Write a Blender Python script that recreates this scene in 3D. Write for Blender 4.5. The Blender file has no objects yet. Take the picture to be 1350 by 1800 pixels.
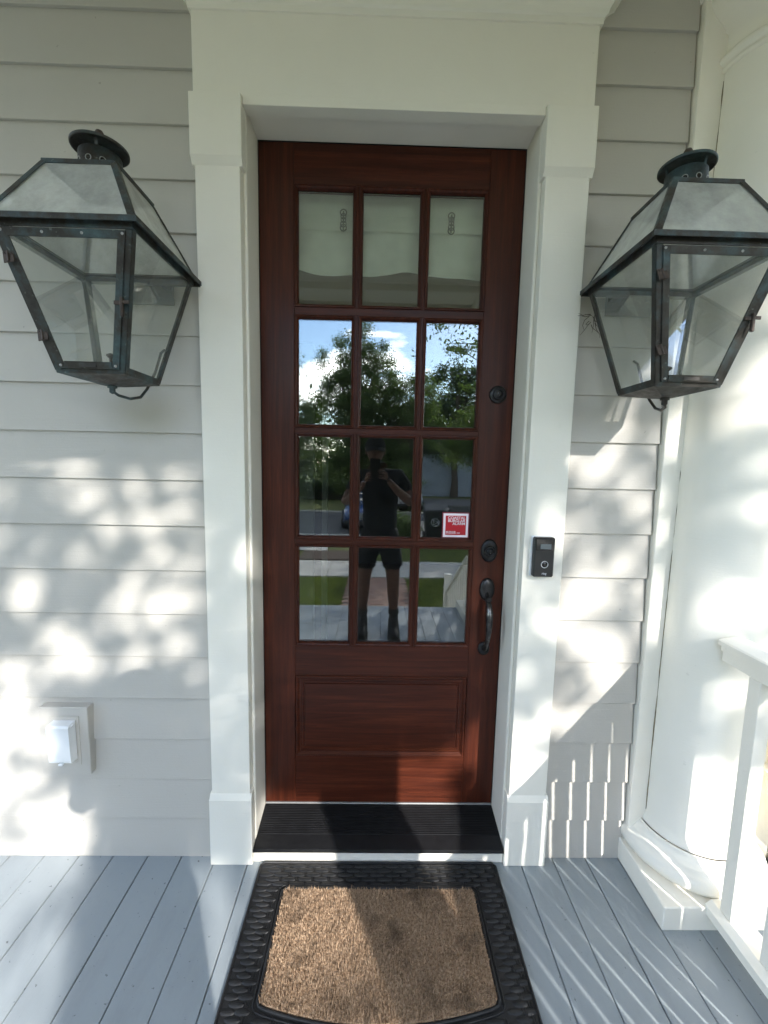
import bpy, math, random
import numpy as np
from mathutils import Vector, Matrix, Euler
random.seed(7); rng = np.random.default_rng(11)
S = bpy.context.scene
COL = S.collection
# ------------------------------------------------------------ camera
cam_d = bpy.data.cameras.new('camera'); cam = bpy.data.objects.new('camera', cam_d); COL.objects.link(cam)
cam.location = (-0.03387, -1.58659, 1.47026)
cam.rotation_euler = (math.radians(83.3478), math.radians(-1.2098), math.radians(-0.9123))
cam_d.sensor_fit = 'VERTICAL'; cam_d.sensor_height = 36.0; cam_d.sensor_width = 27.0
cam_d.lens = 753.63 / 1800 * 36
cam_d.clip_start = 0.02; cam_d.clip_end = 2000
S.camera = cam
# ------------------------------------------------------------ light
SUN = Vector((0.47, -1.0, 0.544))          # from the scene towards the sun
SUN_EL = math.atan2(SUN.z, math.hypot(SUN.x, SUN.y)); SUN_AZ = math.atan2(SUN.x, SUN.y)
W = bpy.data.worlds.new('World'); S.world = W; W.use_nodes = True
nt = W.node_tree; N = nt.nodes; L = nt.links; N.clear()
wo = N.new('ShaderNodeOutputWorld'); bg = N.new('ShaderNodeBackground'); sky = N.new('ShaderNodeTexSky')
sky.sky_type = 'NISHITA'; sky.sun_disc = False; sky.sun_elevation = SUN_EL; sky.sun_rotation = SUN_AZ
sky.air_density = 1.0; sky.dust_density = 0.2; sky.ozone_density = 2.5
tc = N.new('ShaderNodeTexCoord'); mp = N.new('ShaderNodeMapping'); mp.inputs['Scale'].default_value = (1.6, 1.6, 4.2)
mp.inputs['Location'].default_value = (0.4, 0.2, 0.55)
cn = N.new('ShaderNodeTexNoise'); cn.inputs['Scale'].default_value = 2.3; cn.inputs['Detail'].default_value = 9; cn.inputs['Roughness'].default_value = 0.56
cr = N.new('ShaderNodeValToRGB'); cr.color_ramp.elements[0].position = 0.52; cr.color_ramp.elements[1].position = 0.70
cr.color_ramp.elements[0].color = (0, 0, 0, 1); cr.color_ramp.elements[1].color = (0.9, 0.9, 0.9, 1)
mx = N.new('ShaderNodeMix'); mx.data_type = 'RGBA'
mx.inputs[7].default_value = (27.0, 26.0, 24.6, 1)
L.new(tc.outputs['Generated'], mp.inputs['Vector']); L.new(mp.outputs['Vector'], cn.inputs['Vector'])
L.new(cn.outputs['Fac'], cr.inputs['Fac']); L.new(cr.outputs['Color'], mx.inputs[0])
L.new(sky.outputs['Color'], mx.inputs[6]); L.new(mx.outputs[2], bg.inputs['Color'])
bg.inputs['Strength'].default_value = 0.15; L.new(bg.outputs[0], wo.inputs['Surface'])
sd = bpy.data.lights.new('sun', 'SUN'); sd.energy = 2.0; sd.angle = math.radians(0.53); sd.color = (1.0, 0.965, 0.915)
so = bpy.data.objects.new('sun', sd); COL.objects.link(so); so.rotation_euler = SUN.to_track_quat('Z', 'Y').to_euler()
so.location = (6, -12, 12)
S.view_settings.view_transform = 'Standard'; S.view_settings.look = 'None'
S.view_settings.exposure = 2.3; S.view_settings.gamma = 1.0; S.view_settings.use_curve_mapping = False
S.render.engine = 'CYCLES'
S.cycles.use_denoising = True; S.cycles.max_bounces = 12; S.cycles.diffuse_bounces = 8; S.cycles.glossy_bounces = 4
S.cycles.transparent_max_bounces = 16; S.cycles.transmission_bounces = 4
S.cycles.sample_clamp_indirect = 8.0; S.cycles.caustics_reflective = False; S.cycles.caustics_refractive = False
GZ = -0.9                                   # garden level below the porch floor (z = 0)

# ------------------------------------------------------------ materials
class NB:
    def __init__(s, name):
        s.m = bpy.data.materials.new(name); s.m.use_nodes = True; s.t = s.m.node_tree; s.t.nodes.clear()
        s.out = s.n('ShaderNodeOutputMaterial'); s._p = None
    def n(s, typ, **kw):
        x = s.t.nodes.new(typ)
        for k, v in kw.items(): setattr(x, k, v)
        return x
    def l(s, a, b): s.t.links.new(a, b)
    def pos(s, scale=(1, 1, 1), loc=(0, 0, 0), rot=(0, 0, 0)):
        g = s.n('ShaderNodeNewGeometry'); m = s.n('ShaderNodeMapping')
        m.inputs['Scale'].default_value = scale; m.inputs['Location'].default_value = loc; m.inputs['Rotation'].default_value = rot
        s.l(g.outputs['Position'], m.inputs['Vector']); return m.outputs['Vector']
    def objc(s, scale=(1, 1, 1)):
        g = s.n('ShaderNodeTexCoord'); m = s.n('ShaderNodeMapping'); m.inputs['Scale'].default_value = scale
        s.l(g.outputs['Object'], m.inputs['Vector']); return m.outputs['Vector']
    def noise(s, vec, scale, detail=4, rough=.55, dist=0):
        x = s.n('ShaderNodeTexNoise'); x.inputs['Scale'].default_value = scale; x.inputs['Detail'].default_value = detail
        x.inputs['Roughness'].default_value = rough; x.inputs['Distortion'].default_value = dist
        if vec is not None: s.l(vec, x.inputs['Vector'])
        return x.outputs['Fac']
    def ramp(s, fac, stops):
        r = s.n('ShaderNodeValToRGB'); e = r.color_ramp.elements
        while len(e) < len(stops): e.new(0.5)
        for i, (p, c) in enumerate(stops):
            e[i].position = p; e[i].color = (*c, 1) if isinstance(c, (tuple, list)) else (c, c, c, 1)
        s.l(fac, r.inputs['Fac']); return r.outputs['Color']
    def mix(s, fac, a, b, blend='MIX'):
        x = s.n('ShaderNodeMix', data_type='RGBA', blend_type=blend)
        for i, v in ((0, fac), (6, a), (7, b)):
            if isinstance(v, (int, float)): x.inputs[i].default_value = v if i == 0 else (v, v, v, 1)
            elif isinstance(v, tuple): x.inputs[i].default_value = (*v, 1)
            else: s.l(v, x.inputs[i])
        return x.outputs[2]
    def math(s, op, a, b=0.0, clamp=False):
        x = s.n('ShaderNodeMath', operation=op, use_clamp=clamp)
        for i, v in ((0, a), (1, b)):
            if isinstance(v, (int, float)): x.inputs[i].default_value = v
            else: s.l(v, x.inputs[i])
        return x.outputs[0]
    def bump(s, h, strength=.3, dist=.01):
        b = s.n('ShaderNodeBump'); b.inputs['Strength'].default_value = strength; b.inputs['Distance'].default_value = dist
        s.l(h, b.inputs['Height']); return b.outputs['Normal']
    def pbr(s, col, rough=.5, metal=0.0, normal=None, coat=0.0, spec=.5, croug=.1):
        p = s.n('ShaderNodeBsdfPrincipled')
        for k, v in (('Base Color', col), ('Roughness', rough), ('Metallic', metal), ('Coat Weight', coat), ('Specular IOR Level', spec), ('Coat Roughness', croug)):
            i = p.inputs[k]
            if isinstance(v, (int, float)): i.default_value = v
            elif isinstance(v, tuple): i.default_value = (*v, 1)
            else: s.l(v, i)
        if normal is not None: s.l(normal, p.inputs['Normal'])
        s.l(p.outputs[0], s.out.inputs['Surface']); s._p = p; return s.m

def simple(name, col, rough=.5, metal=0.0, var=.12, vs=8.0, bump=.1, bs=60.0, coat=0.0, spec=.5):
    b = NB(name); v = b.pos()
    n = b.noise(v, vs, 5); c = b.mix(1.0, col, b.ramp(n, [(.3, 1 - var), (.7, 1 + var * .3)]), 'MULTIPLY')
    r = b.math('ADD', b.math('MULTIPLY', b.noise(v, vs * 2.3, 3), .16), rough - .08)
    return b.pbr(c, r, metal, b.bump(b.noise(v, bs, 3), bump, .002) if bump else None, coat, spec)

def paint_mat(name, col, stain=False, grime=.10, chips=.45):
    b = NB(name); v = b.pos()
    n1 = b.noise(v, 1.7, 5, .6); n2 = b.noise(v, 14, 6, .65)
    c = b.mix(1.0, col, b.ramp(n1, [(.3, (1 - grime * .7, 1 - grime * .7, 1 - grime * .85)), (.7, (1, 1, 1))]), 'MULTIPLY')
    c = b.mix(b.ramp(n2, [(.66, 0.0), (.78, .22)]), c, (col[0] * .72, col[1] * .70, col[2] * .64))
    # small chips and specks
    sp = b.noise(v, 55, 2, .5); c = b.mix(b.ramp(sp, [(.765, 0.0), (.80, chips)]), c, (col[0] * .4, col[1] * .38, col[2] * .34))
    if stain:      # smoke stain under each gas lantern: soft brown bloom on the boards
        for sx in (-.80,):
            d = b.n('ShaderNodeVectorMath', operation='DISTANCE'); g = b.n('ShaderNodeNewGeometry')
            mm = b.n('ShaderNodeMapping'); mm.inputs['Scale'].default_value = (1, 0, 1.5); b.l(g.outputs['Position'], mm.inputs['Vector'])
            b.l(mm.outputs[0], d.inputs[0]); d.inputs[1].default_value = (sx, 0, 1.60 * 1.5)
            f = b.math('MULTIPLY', b.ramp(b.math('ADD', d.outputs['Value'], b.math('MULTIPLY', b.math('SUBTRACT', n2, .5), .08)), [(.01, .5), (.15, 0.0)]), .8)
            c = b.mix(f, c, (.30, .27, .17))
    streak = b.noise(b.pos((3, 3, 90)), 2.2, 5, .7)
    hgt = b.math('ADD', b.math('MULTIPLY', streak, .6), b.math('MULTIPLY', b.noise(v, 160, 2), .4))
    return b.pbr(c, b.math('ADD', b.math('MULTIPLY', n2, .2), .42), 0, b.bump(hgt, .28, .003), spec=.35)

M = {}
M['siding'] = paint_mat('grey siding paint', (.515, .487, .445), True)
M['trim'] = paint_mat('off white trim paint', (.87, .83, .745), chips=.15)
M['white'] = simple('white plastic', (.82, .83, .84), .35, var=.05, bump=.03)

def floor_mat():
    b = NB('blue grey porch floor paint'); v = b.pos()
    oi = b.n('ShaderNodeObjectInfo')
    base = b.mix(oi.outputs['Random'], (.238, .270, .292), (.278, .308, .325))
    c = b.mix(b.ramp(b.noise(v, 2.2, 6, .65), [(.3, 0.0), (.75, .55)]), base, (.315, .345, .358))
    c = b.mix(b.ramp(b.noise(v, 60, 3, .6), [(.675, 0.0), (.71, .7)]), c, (.045, .05, .055))
    c = b.mix(b.ramp(b.noise(b.pos((60, 4, 1)), 1.3, 5, .7), [(.70, 0.0), (.80, .35)]), c, (.09, .10, .11))
    c = b.mix(b.ramp(b.noise(v, 9, 7, .75), [(.60, 0.0), (.78, .30)]), c, (.13, .15, .165))
    c = b.mix(b.ramp(b.noise(b.pos((5, 1.6, 1)), 1.4, 6, .7), [(.52, 0.0), (.72, .38)]), c, (.20, .215, .225))
    h = b.math('ADD', b.math('MULTIPLY', b.noise(b.pos((40, 2.0, 1)), 2.5, 5, .7), .7), b.math('MULTIPLY', b.noise(v, 120, 2), .3))
    return b.pbr(c, b.ramp(b.noise(v, 7, 5), [(.3, .34), (.7, .56)]), 0, b.bump(h, .22, .003), spec=.5)
M['floor'] = floor_mat()

def wood_mat(name, axis):
    b = NB(name)
    sc = {'z': (30, 30, 1.3), 'x': (1.3, 30, 30)}[axis]
    oi = b.n('ShaderNodeObjectInfo')
    g = b.n('ShaderNodeNewGeometry'); ad = b.n('ShaderNodeVectorMath', operation='ADD')
    cb = b.n('ShaderNodeCombineXYZ'); r = b.math('MULTIPLY', oi.outputs['Random'], 7.0)
    b.l(r, cb.inputs[0]); b.l(r, cb.inputs[2]); b.l(g.outputs['Position'], ad.inputs[0]); b.l(cb.outputs[0], ad.inputs[1])
    mp_ = b.n('ShaderNodeMapping'); mp_.inputs['Scale'].default_value = sc; b.l(ad.outputs[0], mp_.inputs['Vector'])
    v = mp_.outputs[0]
    a = b.noise(v, 1.6, 6, .62, .6); f = b.noise(v, 7, 3, .6)
    mq = b.n('ShaderNodeMapping'); mq.inputs['Scale'].default_value = tuple(q * 5 if q > 10 else q * 6 for q in sc); b.l(ad.outputs[0], mq.inputs['Vector'])
    pores = b.noise(mq.outputs[0], 2.0, 2, .5)
    c = b.ramp(a, [(.25, (.028, .0066, .0032)), (.48, (.056, .0122, .0054)), (.62, (.080, .0180, .0074)), (.8, (.110, .0290, .0115))])
    c = b.mix(b.ramp(f, [(.4, 0.0), (.7, .45)]), c, (.026, .0075, .0045))
    c = b.mix(b.ramp(pores, [(.62, 0.0), (.74, .55)]), c, (.014, .005, .0035))
    return b.pbr(c, b.ramp(a, [(.2, .36), (.8, .48)]), 0, b.bump(b.math('ADD', pores, f), .10, .001), coat=.10, croug=.18, spec=.22)
M['wood_z'] = wood_mat('mahogany upright grain', 'z'); M['wood_x'] = wood_mat('mahogany level grain', 'x')

def copper_mat():
    b = NB('aged copper'); v = b.pos()
    n = b.noise(v, 11, 7, .7); n2 = b.noise(v, 34, 5, .7)
    c = b.ramp(n, [(.28, (.022, .019, .016)), (.46, (.048, .042, .036)), (.60, (.060, .085, .090)), (.72, (.085, .135, .135)), (.85, (.06, .045, .035))])
    c = b.mix(b.ramp(n2, [(.62, 0.0), (.75, .6)]), c, (.12, .075, .055))
    c = b.mix(b.ramp(b.noise(v, 90, 3, .6), [(.66, 0.0), (.74, .5)]), c, (.25, .27, .24))
    return b.pbr(c, b.ramp(n2, [(.3, .38), (.7, .68)]), .45, b.bump(n2, .25, .002))
M['copper'] = copper_mat()
M['brass'] = simple('dull reddish brass', (.085, .062, .050), .55, .4, var=.4, vs=50, bump=.2)
M['rubber'] = simple('black rubber', (.012, .012, .013), .48, var=.5, vs=14, bump=.4, bs=220, spec=.4)
M['tread'] = simple('black vinyl tread', (.009, .009, .010), .42, var=.4, vs=30, bump=.2, bs=300, spec=.4)
M['metal'] = simple('dull aluminium', (.42, .41, .40), .45, .6, var=.2, vs=20)
M['bronze'] = simple('oil rubbed bronze', (.045, .044, .046), .32, .8, var=.7, vs=40, bump=.15, bs=120)
def worn_mat():
    b = NB('worn bronze grip'); n = b.noise(b.pos(), 26, 5, .65)
    return b.pbr(b.ramp(n, [(.35, (.030, .029, .030)), (.52, (.10, .098, .096)), (.68, (.34, .33, .32))]), b.ramp(n, [(.3, .42), (.7, .24)]), .85, b.bump(n, .15, .001))
M['worn'] = worn_mat()
M['black'] = simple('matt black plastic', (.010, .010, .011), .42, var=.2, vs=30, bump=.03)
M['gloss_black'] = simple('gloss black plastic', (.006, .006, .007), .10, var=.1, bump=0)
M['lens'] = simple('smoked camera lens', (.10, .12, .13), .12, var=.1, bump=0)
M['grey_print'] = simple('grey print', (.45, .46, .48), .5, var=.05, bump=0)
M['red'] = simple('red sticker film', (.48, .006, .018), .35, var=.08, bump=0)
M['red_dark'] = simple('faded red sticker edge', (.22, .01, .03), .4, var=.1, bump=0)
M['sticker_white'] = simple('white sticker film', (.80, .76, .80), .35, var=.04, bump=0)
M['fabric'] = simple('pale roman blind fabric', (.90, .91, .85), .85, var=.16, vs=9, bump=.5, bs=240)
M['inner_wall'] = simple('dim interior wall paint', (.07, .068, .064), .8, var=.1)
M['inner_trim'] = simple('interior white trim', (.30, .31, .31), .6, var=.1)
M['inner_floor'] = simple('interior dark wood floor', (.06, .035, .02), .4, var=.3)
M['asphalt'] = simple('asphalt', (.105, .105, .106), .9, var=.35, vs=1.2, bump=.5, bs=90)
M['concrete'] = simple('concrete paving', (.46, .44, .40), .85, var=.3, vs=2.2, bump=.35, bs=60)
M['roof_dark'] = simple('roof shingles', (.06, .058, .055), .9, var=.3, vs=4)
M['bark'] = simple('bark', (.10, .078, .058), .95, var=.5, vs=12, bump=.9, bs=30)
M['mulch'] = simple('brown mulch', (.07, .04, .025), .95, var=.6, vs=30, bump=1, bs=50)
M['skin'] = simple('tanned skin', (.17, .08, .052), .5, var=.15, vs=14, bump=.15, bs=150)
M['cloth_black'] = simple('black cotton', (.012, .012, .014), .9, var=.3, vs=20, bump=.4, bs=260)
M['leather'] = simple('black leather', (.014, .013, .012), .45, var=.3, vs=30, bump=.3, bs=160)
M['sole'] = simple('grey rubber sole', (.11, .11, .11), .6)
M['car_blue'] = simple('dark blue car paint', (.02, .05, .16), .25, .3, var=.05, bump=0, coat=.8)
M['car_white'] = simple('white car paint', (.70, .71, .72), .3, 0, var=.05, bump=0, coat=.6)
M['chrome'] = simple('chrome', (.6, .6, .6), .15, .9, var=.05, bump=0)
M['bin'] = simple('black bin plastic', (.016, .017, .018), .38, var=.3, vs=6, bump=.1)
M['house_far'] = simple('pale blue grey house paint', (.30, .34, .38), .8, var=.1)
M['garage'] = simple('grey garage door paint', (.24, .28, .33), .6, var=.1)

def brick_mat():
    b = NB('red brick'); oi = b.n('ShaderNodeObjectInfo'); v = b.pos()
    c = b.ramp(oi.outputs['Random'], [(0, (.20, .105, .078)), (.35, (.27, .145, .105)), (.7, (.23, .14, .11)), (1, (.31, .19, .145))])
    c = b.mix(b.ramp(b.noise(v, 22, 5, .7), [(.4, 0.0), (.75, .5)]), c, (.30, .24, .20))
    return b.pbr(c, .85, 0, b.bump(b.noise(v, 70, 4), .6, .004))
M['brick'] = brick_mat()
M['sand'] = simple('sand joint', (.22, .19, .16), .95, bump=.6)

def coir_mat():
    b = NB('coir fibre'); v = b.pos()
    c = b.ramp(b.noise(v, 160, 4, .7), [(.25, (.11, .065, .038)), (.5, (.38, .255, .16)), (.75, (.62, .46, .32))])
    c = b.mix(b.ramp(b.noise(v, 9, 6, .7), [(.50, 0.0), (.68, .75)]), c, (.10, .065, .042))
    return b.pbr(c, .9, 0, b.bump(b.noise(v, 260, 3), .9, .004), spec=.2)
M['coir'] = coir_mat()

def leaf_mat(name, c1, c2, c3):
    b = NB(name); v = b.pos()
    c = b.ramp(b.noise(v, 3.2, 6, .8), [(.28, c1), (.52, c2), (.74, c3)])
    d = b.n('ShaderNodeBsdfPrincipled'); b.l(c, d.inputs['Base Color']); d.inputs['Roughness'].default_value = .5
    t = b.n('ShaderNodeBsdfTranslucent'); b.l(b.mix(1.0, c, (1.5, 1.7, .8), 'MULTIPLY'), t.inputs['Color'])
    x = b.n('ShaderNodeMixShader'); x.inputs[0].default_value = .48; b.l(d.outputs[0], x.inputs[1]); b.l(t.outputs[0], x.inputs[2])
    b.l(x.outputs[0], b.out.inputs['Surface']); return b.m
M['leaf_a'] = leaf_mat('oak leaves', (.040, .060, .020), (.075, .108, .036), (.120, .150, .058))
M['leaf_b'] = leaf_mat('pale green leaves', (.050, .075, .024), (.095, .130, .042), (.150, .180, .070))
M['leaf_c'] = leaf_mat('dark evergreen leaves', (.020, .038, .018), (.042, .066, .030), (.075, .100, .045))
M['grass'] = leaf_mat('grass blades', (.075, .095, .024), (.120, .145, .040), (.180, .200, .065))
def lawn_mat():
    b = NB('lawn'); v = b.pos()
    c = b.ramp(b.noise(v, 6, 8, .8), [(.28, (.075, .092, .028)), (.5, (.120, .140, .045)), (.72, (.175, .185, .070))])
    return b.pbr(c, .95, 0, b.bump(b.noise(v, 45, 5, .8), 1.0, .03), spec=.15)
M['lawn'] = lawn_mat()

def glass_mat(name, base, k, tint, dust, dustcol=(.6, .62, .58), wav=0.0):
    b = NB(name); fr = b.n('ShaderNodeFresnel'); fr.inputs['IOR'].default_value = 1.5
    fac = b.math('ADD', b.math('MULTIPLY', fr.outputs[0], k), base, True)
    tr = b.n('ShaderNodeBsdfTransparent'); tr.inputs['Color'].default_value = (*tint, 1)
    gl = b.n('ShaderNodeBsdfGlossy'); gl.inputs['Roughness'].default_value = 0.0; gl.inputs['Color'].default_value = (.97, .98, 1, 1)
    if wav:
        b.l(b.bump(b.noise(b.pos(), 5.0, 2), wav, .004), gl.inputs['Normal'])
    m1 = b.n('ShaderNodeMixShader'); b.l(fac, m1.inputs[0]); b.l(tr.outputs[0], m1.inputs[1]); b.l(gl.outputs[0], m1.inputs[2])
    df = b.n('ShaderNodeBsdfDiffuse'); df.inputs['Color'].default_value = (*dustcol, 1)
    v = b.pos(); n = b.noise(v, 12, 6, .7)
    m2 = b.n('ShaderNodeMixShader'); b.l(b.math('MULTIPLY', b.ramp(n, [(.3, .75), (.75, 1.25)]), dust), m2.inputs[0])
    b.l(m1.outputs[0], m2.inputs[1]); b.l(df.outputs[0], m2.inputs[2]); b.l(m2.outputs[0], b.out.inputs['Surface'])
    return b.m
M['pane'] = glass_mat('coated door glass', .06, 1.2, (.92, .96, .92), .004, wav=.02)
M['lantern_glass'] = glass_mat('old lantern glass', .0, .5, (.96, .965, .94), .12)
M['lantern_roof_glass'] = glass_mat('dusty lantern roof glass', .0, .6, (.93, .935, .91), .50, (.72, .72, .67))
M['car_glass'] = glass_mat('tinted car glass', .06, 1.2, (.10, .11, .12), .01)

# ------------------------------------------------------------ mesh helpers
class MB:
    def __init__(s): s.v = []; s.f = []; s.sm = []
    def add(s, vs, fs, smooth=False):
        o = len(s.v); s.v += [tuple(map(float, p)) for p in vs]; s.f += [tuple(i + o for i in f) for f in fs]; s.sm += [smooth] * len(fs); return s
    def box(s, x0, x1, y0, y1, z0, z1, c=0.0, mat=None):
        ce = Vector(((x0 + x1) / 2, (y0 + y1) / 2, (z0 + z1) / 2)); h = ((x1 - x0) / 2, (y1 - y0) / 2, (z1 - z0) / 2)
        vs = []; fs = []
        if c <= 0:
            for sx in (-1, 1):
                for sy in (-1, 1):
                    for sz in (-1, 1): vs.append(Vector((sx * h[0], sy * h[1], sz * h[2])))
            fs = [(0, 1, 3, 2), (4, 6, 7, 5), (0, 4, 5, 1), (2, 3, 7, 6), (0, 2, 6, 4), (1, 5, 7, 3)]
        else:
            c = min(c, min(h) * .45)
            idx = {}
            for sx in (-1, 1):
                for sy in (-1, 1):
                    for sz in (-1, 1):
                        for a in range(3):
                            sg = (sx, sy, sz)
                            idx[sg + (a,)] = len(vs)
                            vs.append(Vector([sg[i] * (h[i] if i == a else h[i] - c) for i in range(3)]))
            for a in range(3):
                b_, d_ = [i for i in range(3) if i != a]
                for sg in (-1, 1):
                    q = []
                    for (u, w) in ((-1, -1), (1, -1), (1, 1), (-1, 1)):
                        t = [0, 0, 0]; t[a] = sg; t[b_] = u; t[d_] = w; q.append(idx[tuple(t) + (a,)])
                    fs.append(q)
            for e in range(3):
                a, b_ = [i for i in range(3) if i != e]
                for sa in (-1, 1):
                    for sb in (-1, 1):
                        def I(se, ax):
                            t = [0, 0, 0]; t[e] = se; t[a] = sa; t[b_] = sb; return idx[tuple(t) + (ax,)]
                        fs.append([I(-1, a), I(-1, b_), I(1, b_), I(1, a)])
            for sx in (-1, 1):
                for sy in (-1, 1):
                    for sz in (-1, 1): fs.append([idx[(sx, sy, sz, k)] for k in range(3)])
        out = []
        for f in fs:
            n = (vs[f[1]] - vs[f[0]]).cross(vs[f[2]] - vs[f[0]]); cc = sum((vs[i] for i in f), Vector()) / len(f)
            out.append(tuple(f) if n.dot(cc) > 0 else tuple(reversed(f)))
        if mat is not None: vs = [mat @ p for p in vs]
        return s.add([p + ce for p in vs], out)
    def bar(s, p, q, w, h=None, up=(0, 0, 1), c=0.0, ext=0.0):
        p = Vector(p); q = Vector(q); d = (q - p); ln = d.length; d.normalize(); h = h or w
        u = Vector(up); x = d.cross(u)
        if x.length < 1e-4: x = d.cross(Vector((0, 1, 0)))
        x.normalize(); y = x.cross(d)
        t = MB().box(-w / 2, w / 2, -h / 2, h / 2, -ext, ln + ext, c)
        R = Matrix((x, y, d)).transposed()
        return s.add([p + R @ (Vector(v)) for v in t.v], t.f)
    def prism(s, poly, a0, a1, axis='x'):
        n = len(poly)
        def P(u, w, a): return {'x': (a, u, w), 'y': (u, a, w), 'z': (u, w, a)}[axis]
        vs = [P(u, w, a0) for u, w in poly] + [P(u, w, a1) for u, w in poly]
        fs = [tuple(range(n)), tuple(range(2 * n - 1, n - 1, -1))] + [(i, (i + 1) % n + 0, (i + 1) % n + n, i + n) for i in range(n)]
        return s.add(vs, fs)
    def tube(s, pts, r, n=10, caps=True):
        pts = [Vector(p) for p in pts]; m = len(pts); rs = r if isinstance(r, (list, tuple)) else [r] * m
        vs = []; prev = None
        for i, p in enumerate(pts):
            d = (pts[min(i + 1, m - 1)] - pts[max(i - 1, 0)]).normalized()
            x = d.orthogonal().normalized() if prev is None else (prev - d * prev.dot(d)).normalized()
            prev = x; y = d.cross(x)
            for k in range(n):
                a = 2 * math.pi * k / n; vs.append(p + (x * math.cos(a) + y * math.sin(a)) * rs[i])
        fs = [(i * n + k, i * n + (k + 1) % n, (i + 1) * n + (k + 1) % n, (i + 1) * n + k) for i in range(m - 1) for k in range(n)]
        s.add(vs, fs, True)
        if caps: s.add(vs[:n], [tuple(range(n - 1, -1, -1))]); s.add(vs[-n:], [tuple(range(n))])
        return s
    def lathe(s, prof, n=48, c=(0, 0, 0), axis='z', smooth=True, sx=1.0, sy=1.0):
        vs = []
        for r, z in prof:
            for k in range(n):
                a = 2 * math.pi * k / n; u = r * math.cos(a) * sx; w = r * math.sin(a) * sy
                vs.append((c[0] + u, c[1] + w, c[2] + z) if axis == 'z' else (c[0] + u, c[1] - z, c[2] + w))
        fs = [(i * n + k, i * n + (k + 1) % n, (i + 1) * n + (k + 1) % n, (i + 1) * n + k) for i in range(len(prof) - 1) for k in range(n)]
        return s.add(vs, fs, smooth)
    def ring(s, x0, x1, z0, z1, prof):     # mitred frame in the xz plane; prof = [(inset, y)]
        vs = []
        for i, y in prof: vs += [(x0 + i, y, z0 + i), (x1 - i, y, z0 + i), (x1 - i, y, z1 - i), (x0 + i, y, z1 - i)]
        fs = [(j * 4 + k, j * 4 + (k + 1) % 4, (j + 1) * 4 + (k + 1) % 4, (j + 1) * 4 + k) for j in range(len(prof) - 1) for k in range(4)]
        return s.add(vs, fs)
    def build(s, name, mat, parent=None, recalc=True, **props):
        me = bpy.data.meshes.new(name)
        off = Vector(parent['_o']) if parent is not None else Vector()
        me.from_pydata([(p[0] - off.x, p[1] - off.y, p[2] - off.z) for p in s.v], [], s.f)
        me.polygons.foreach_set('use_smooth', s.sm)
        if recalc:
            import bmesh
            bm = bmesh.new(); bm.from_mesh(me); bmesh.ops.recalc_face_normals(bm, faces=bm.faces); bm.to_mesh(me); bm.free()
        me.materials.append(M[mat] if isinstance(mat, str) else mat)
        return link(name, me, parent, **props)

def link(name, data, parent=None, **props):
    o = bpy.data.objects.new(name, data); COL.objects.link(o)
    if parent is not None:
        o.parent = parent; o['_o'] = tuple(parent['_o'])
    else: o['_o'] = (0, 0, 0)
    for k, v in props.items(): o[k] = v
    return o
def thing(name, label, cat, loc=(0, 0, 0), group=None, kind=None):
    o = bpy.data.objects.new(name, None); COL.objects.link(o); o.location = loc; o['_o'] = tuple(loc)
    o.empty_display_size = .1
    if label: o['label'] = label
    if cat: o['category'] = cat
    if group: o['group'] = group
    if kind: o['kind'] = kind
    return o
def kids(o): return [c for c in o.children]
def copy_tree(o, parent=None):
    c = o.copy(); COL.objects.link(c)
    if parent is not None: c.parent = parent
    for ch in kids(o): copy_tree(ch, c)
    return c
def share(src, loc, parent, rot=None, scale=None, name=None):
    c = src.copy(); COL.objects.link(c); c.location = loc
    if rot: c.rotation_euler = rot
    if scale: c.scale = scale
    return c
def text_mesh(txt, size, name, mat, parent, loc, rot=(math.pi / 2, 0, 0), align='LEFT', depth=.0004, sx=1.0, **props):
    cu = bpy.data.curves.new(name, 'FONT'); cu.body = txt; cu.size = size; cu.align_x = align; cu.extrude = depth; cu.offset = size * .012
    cu.space_line = .78; cu.space_character = .97
    t = bpy.data.objects.new('tmp_text', cu); COL.objects.link(t)
    bpy.context.view_layer.update()
    me = bpy.data.meshes.new_from_object(t.evaluated_get(bpy.context.evaluated_depsgraph_get()))
    COL.objects.unlink(t); bpy.data.objects.remove(t)
    off = Vector(parent['_o'])
    me.transform(Matrix.Translation(Vector(loc) - off) @ Euler(rot).to_matrix().to_4x4() @ Matrix.Scale(sx, 4, (1, 0, 0)))
    me.materials.clear(); me.materials.append(M[mat]); me.name = name
    return link(name, me, parent, **props)

# ============================================================ SETTING
# ---- porch floor: one board = one part
pf = thing('porch_floor', 'blue grey painted board floor of the porch', None, (0, 0, 0), kind='structure'); del pf['label']
pitch = .1258; y0f, y1f = -2.64, -.134
def plank_mesh(w, ln):
    t = MB().box(-w / 2, w / 2, 0, ln, -.024, 0, .0022); return t
pl0 = plank_mesh(pitch - .0026, y1f - y0f).build('plank', 'floor', pf)
first = True
x = .653 + pitch / 2 - pitch * 32
while x < 1.95:
    o = pl0 if first else share(pl0, (0, 0, 0), pf)
    o.location = (x + random.uniform(-.0005, .0005), y0f, random.uniform(-.0012, .0012)); first = False
    x += pitch
MB().box(-3.45, 1.96, -2.6, -.134, -.10, -.030).build('subfloor', 'black', pf)
MB().box(-3.45, 1.96, -2.625, -2.60, -.30, -.026, .003).build('fascia_board', 'trim', pf)
MB().box(-3.45, 1.96, -2.56, -2.54, GZ, -.30).build('skirt_board', 'roof_dark', pf)

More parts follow.
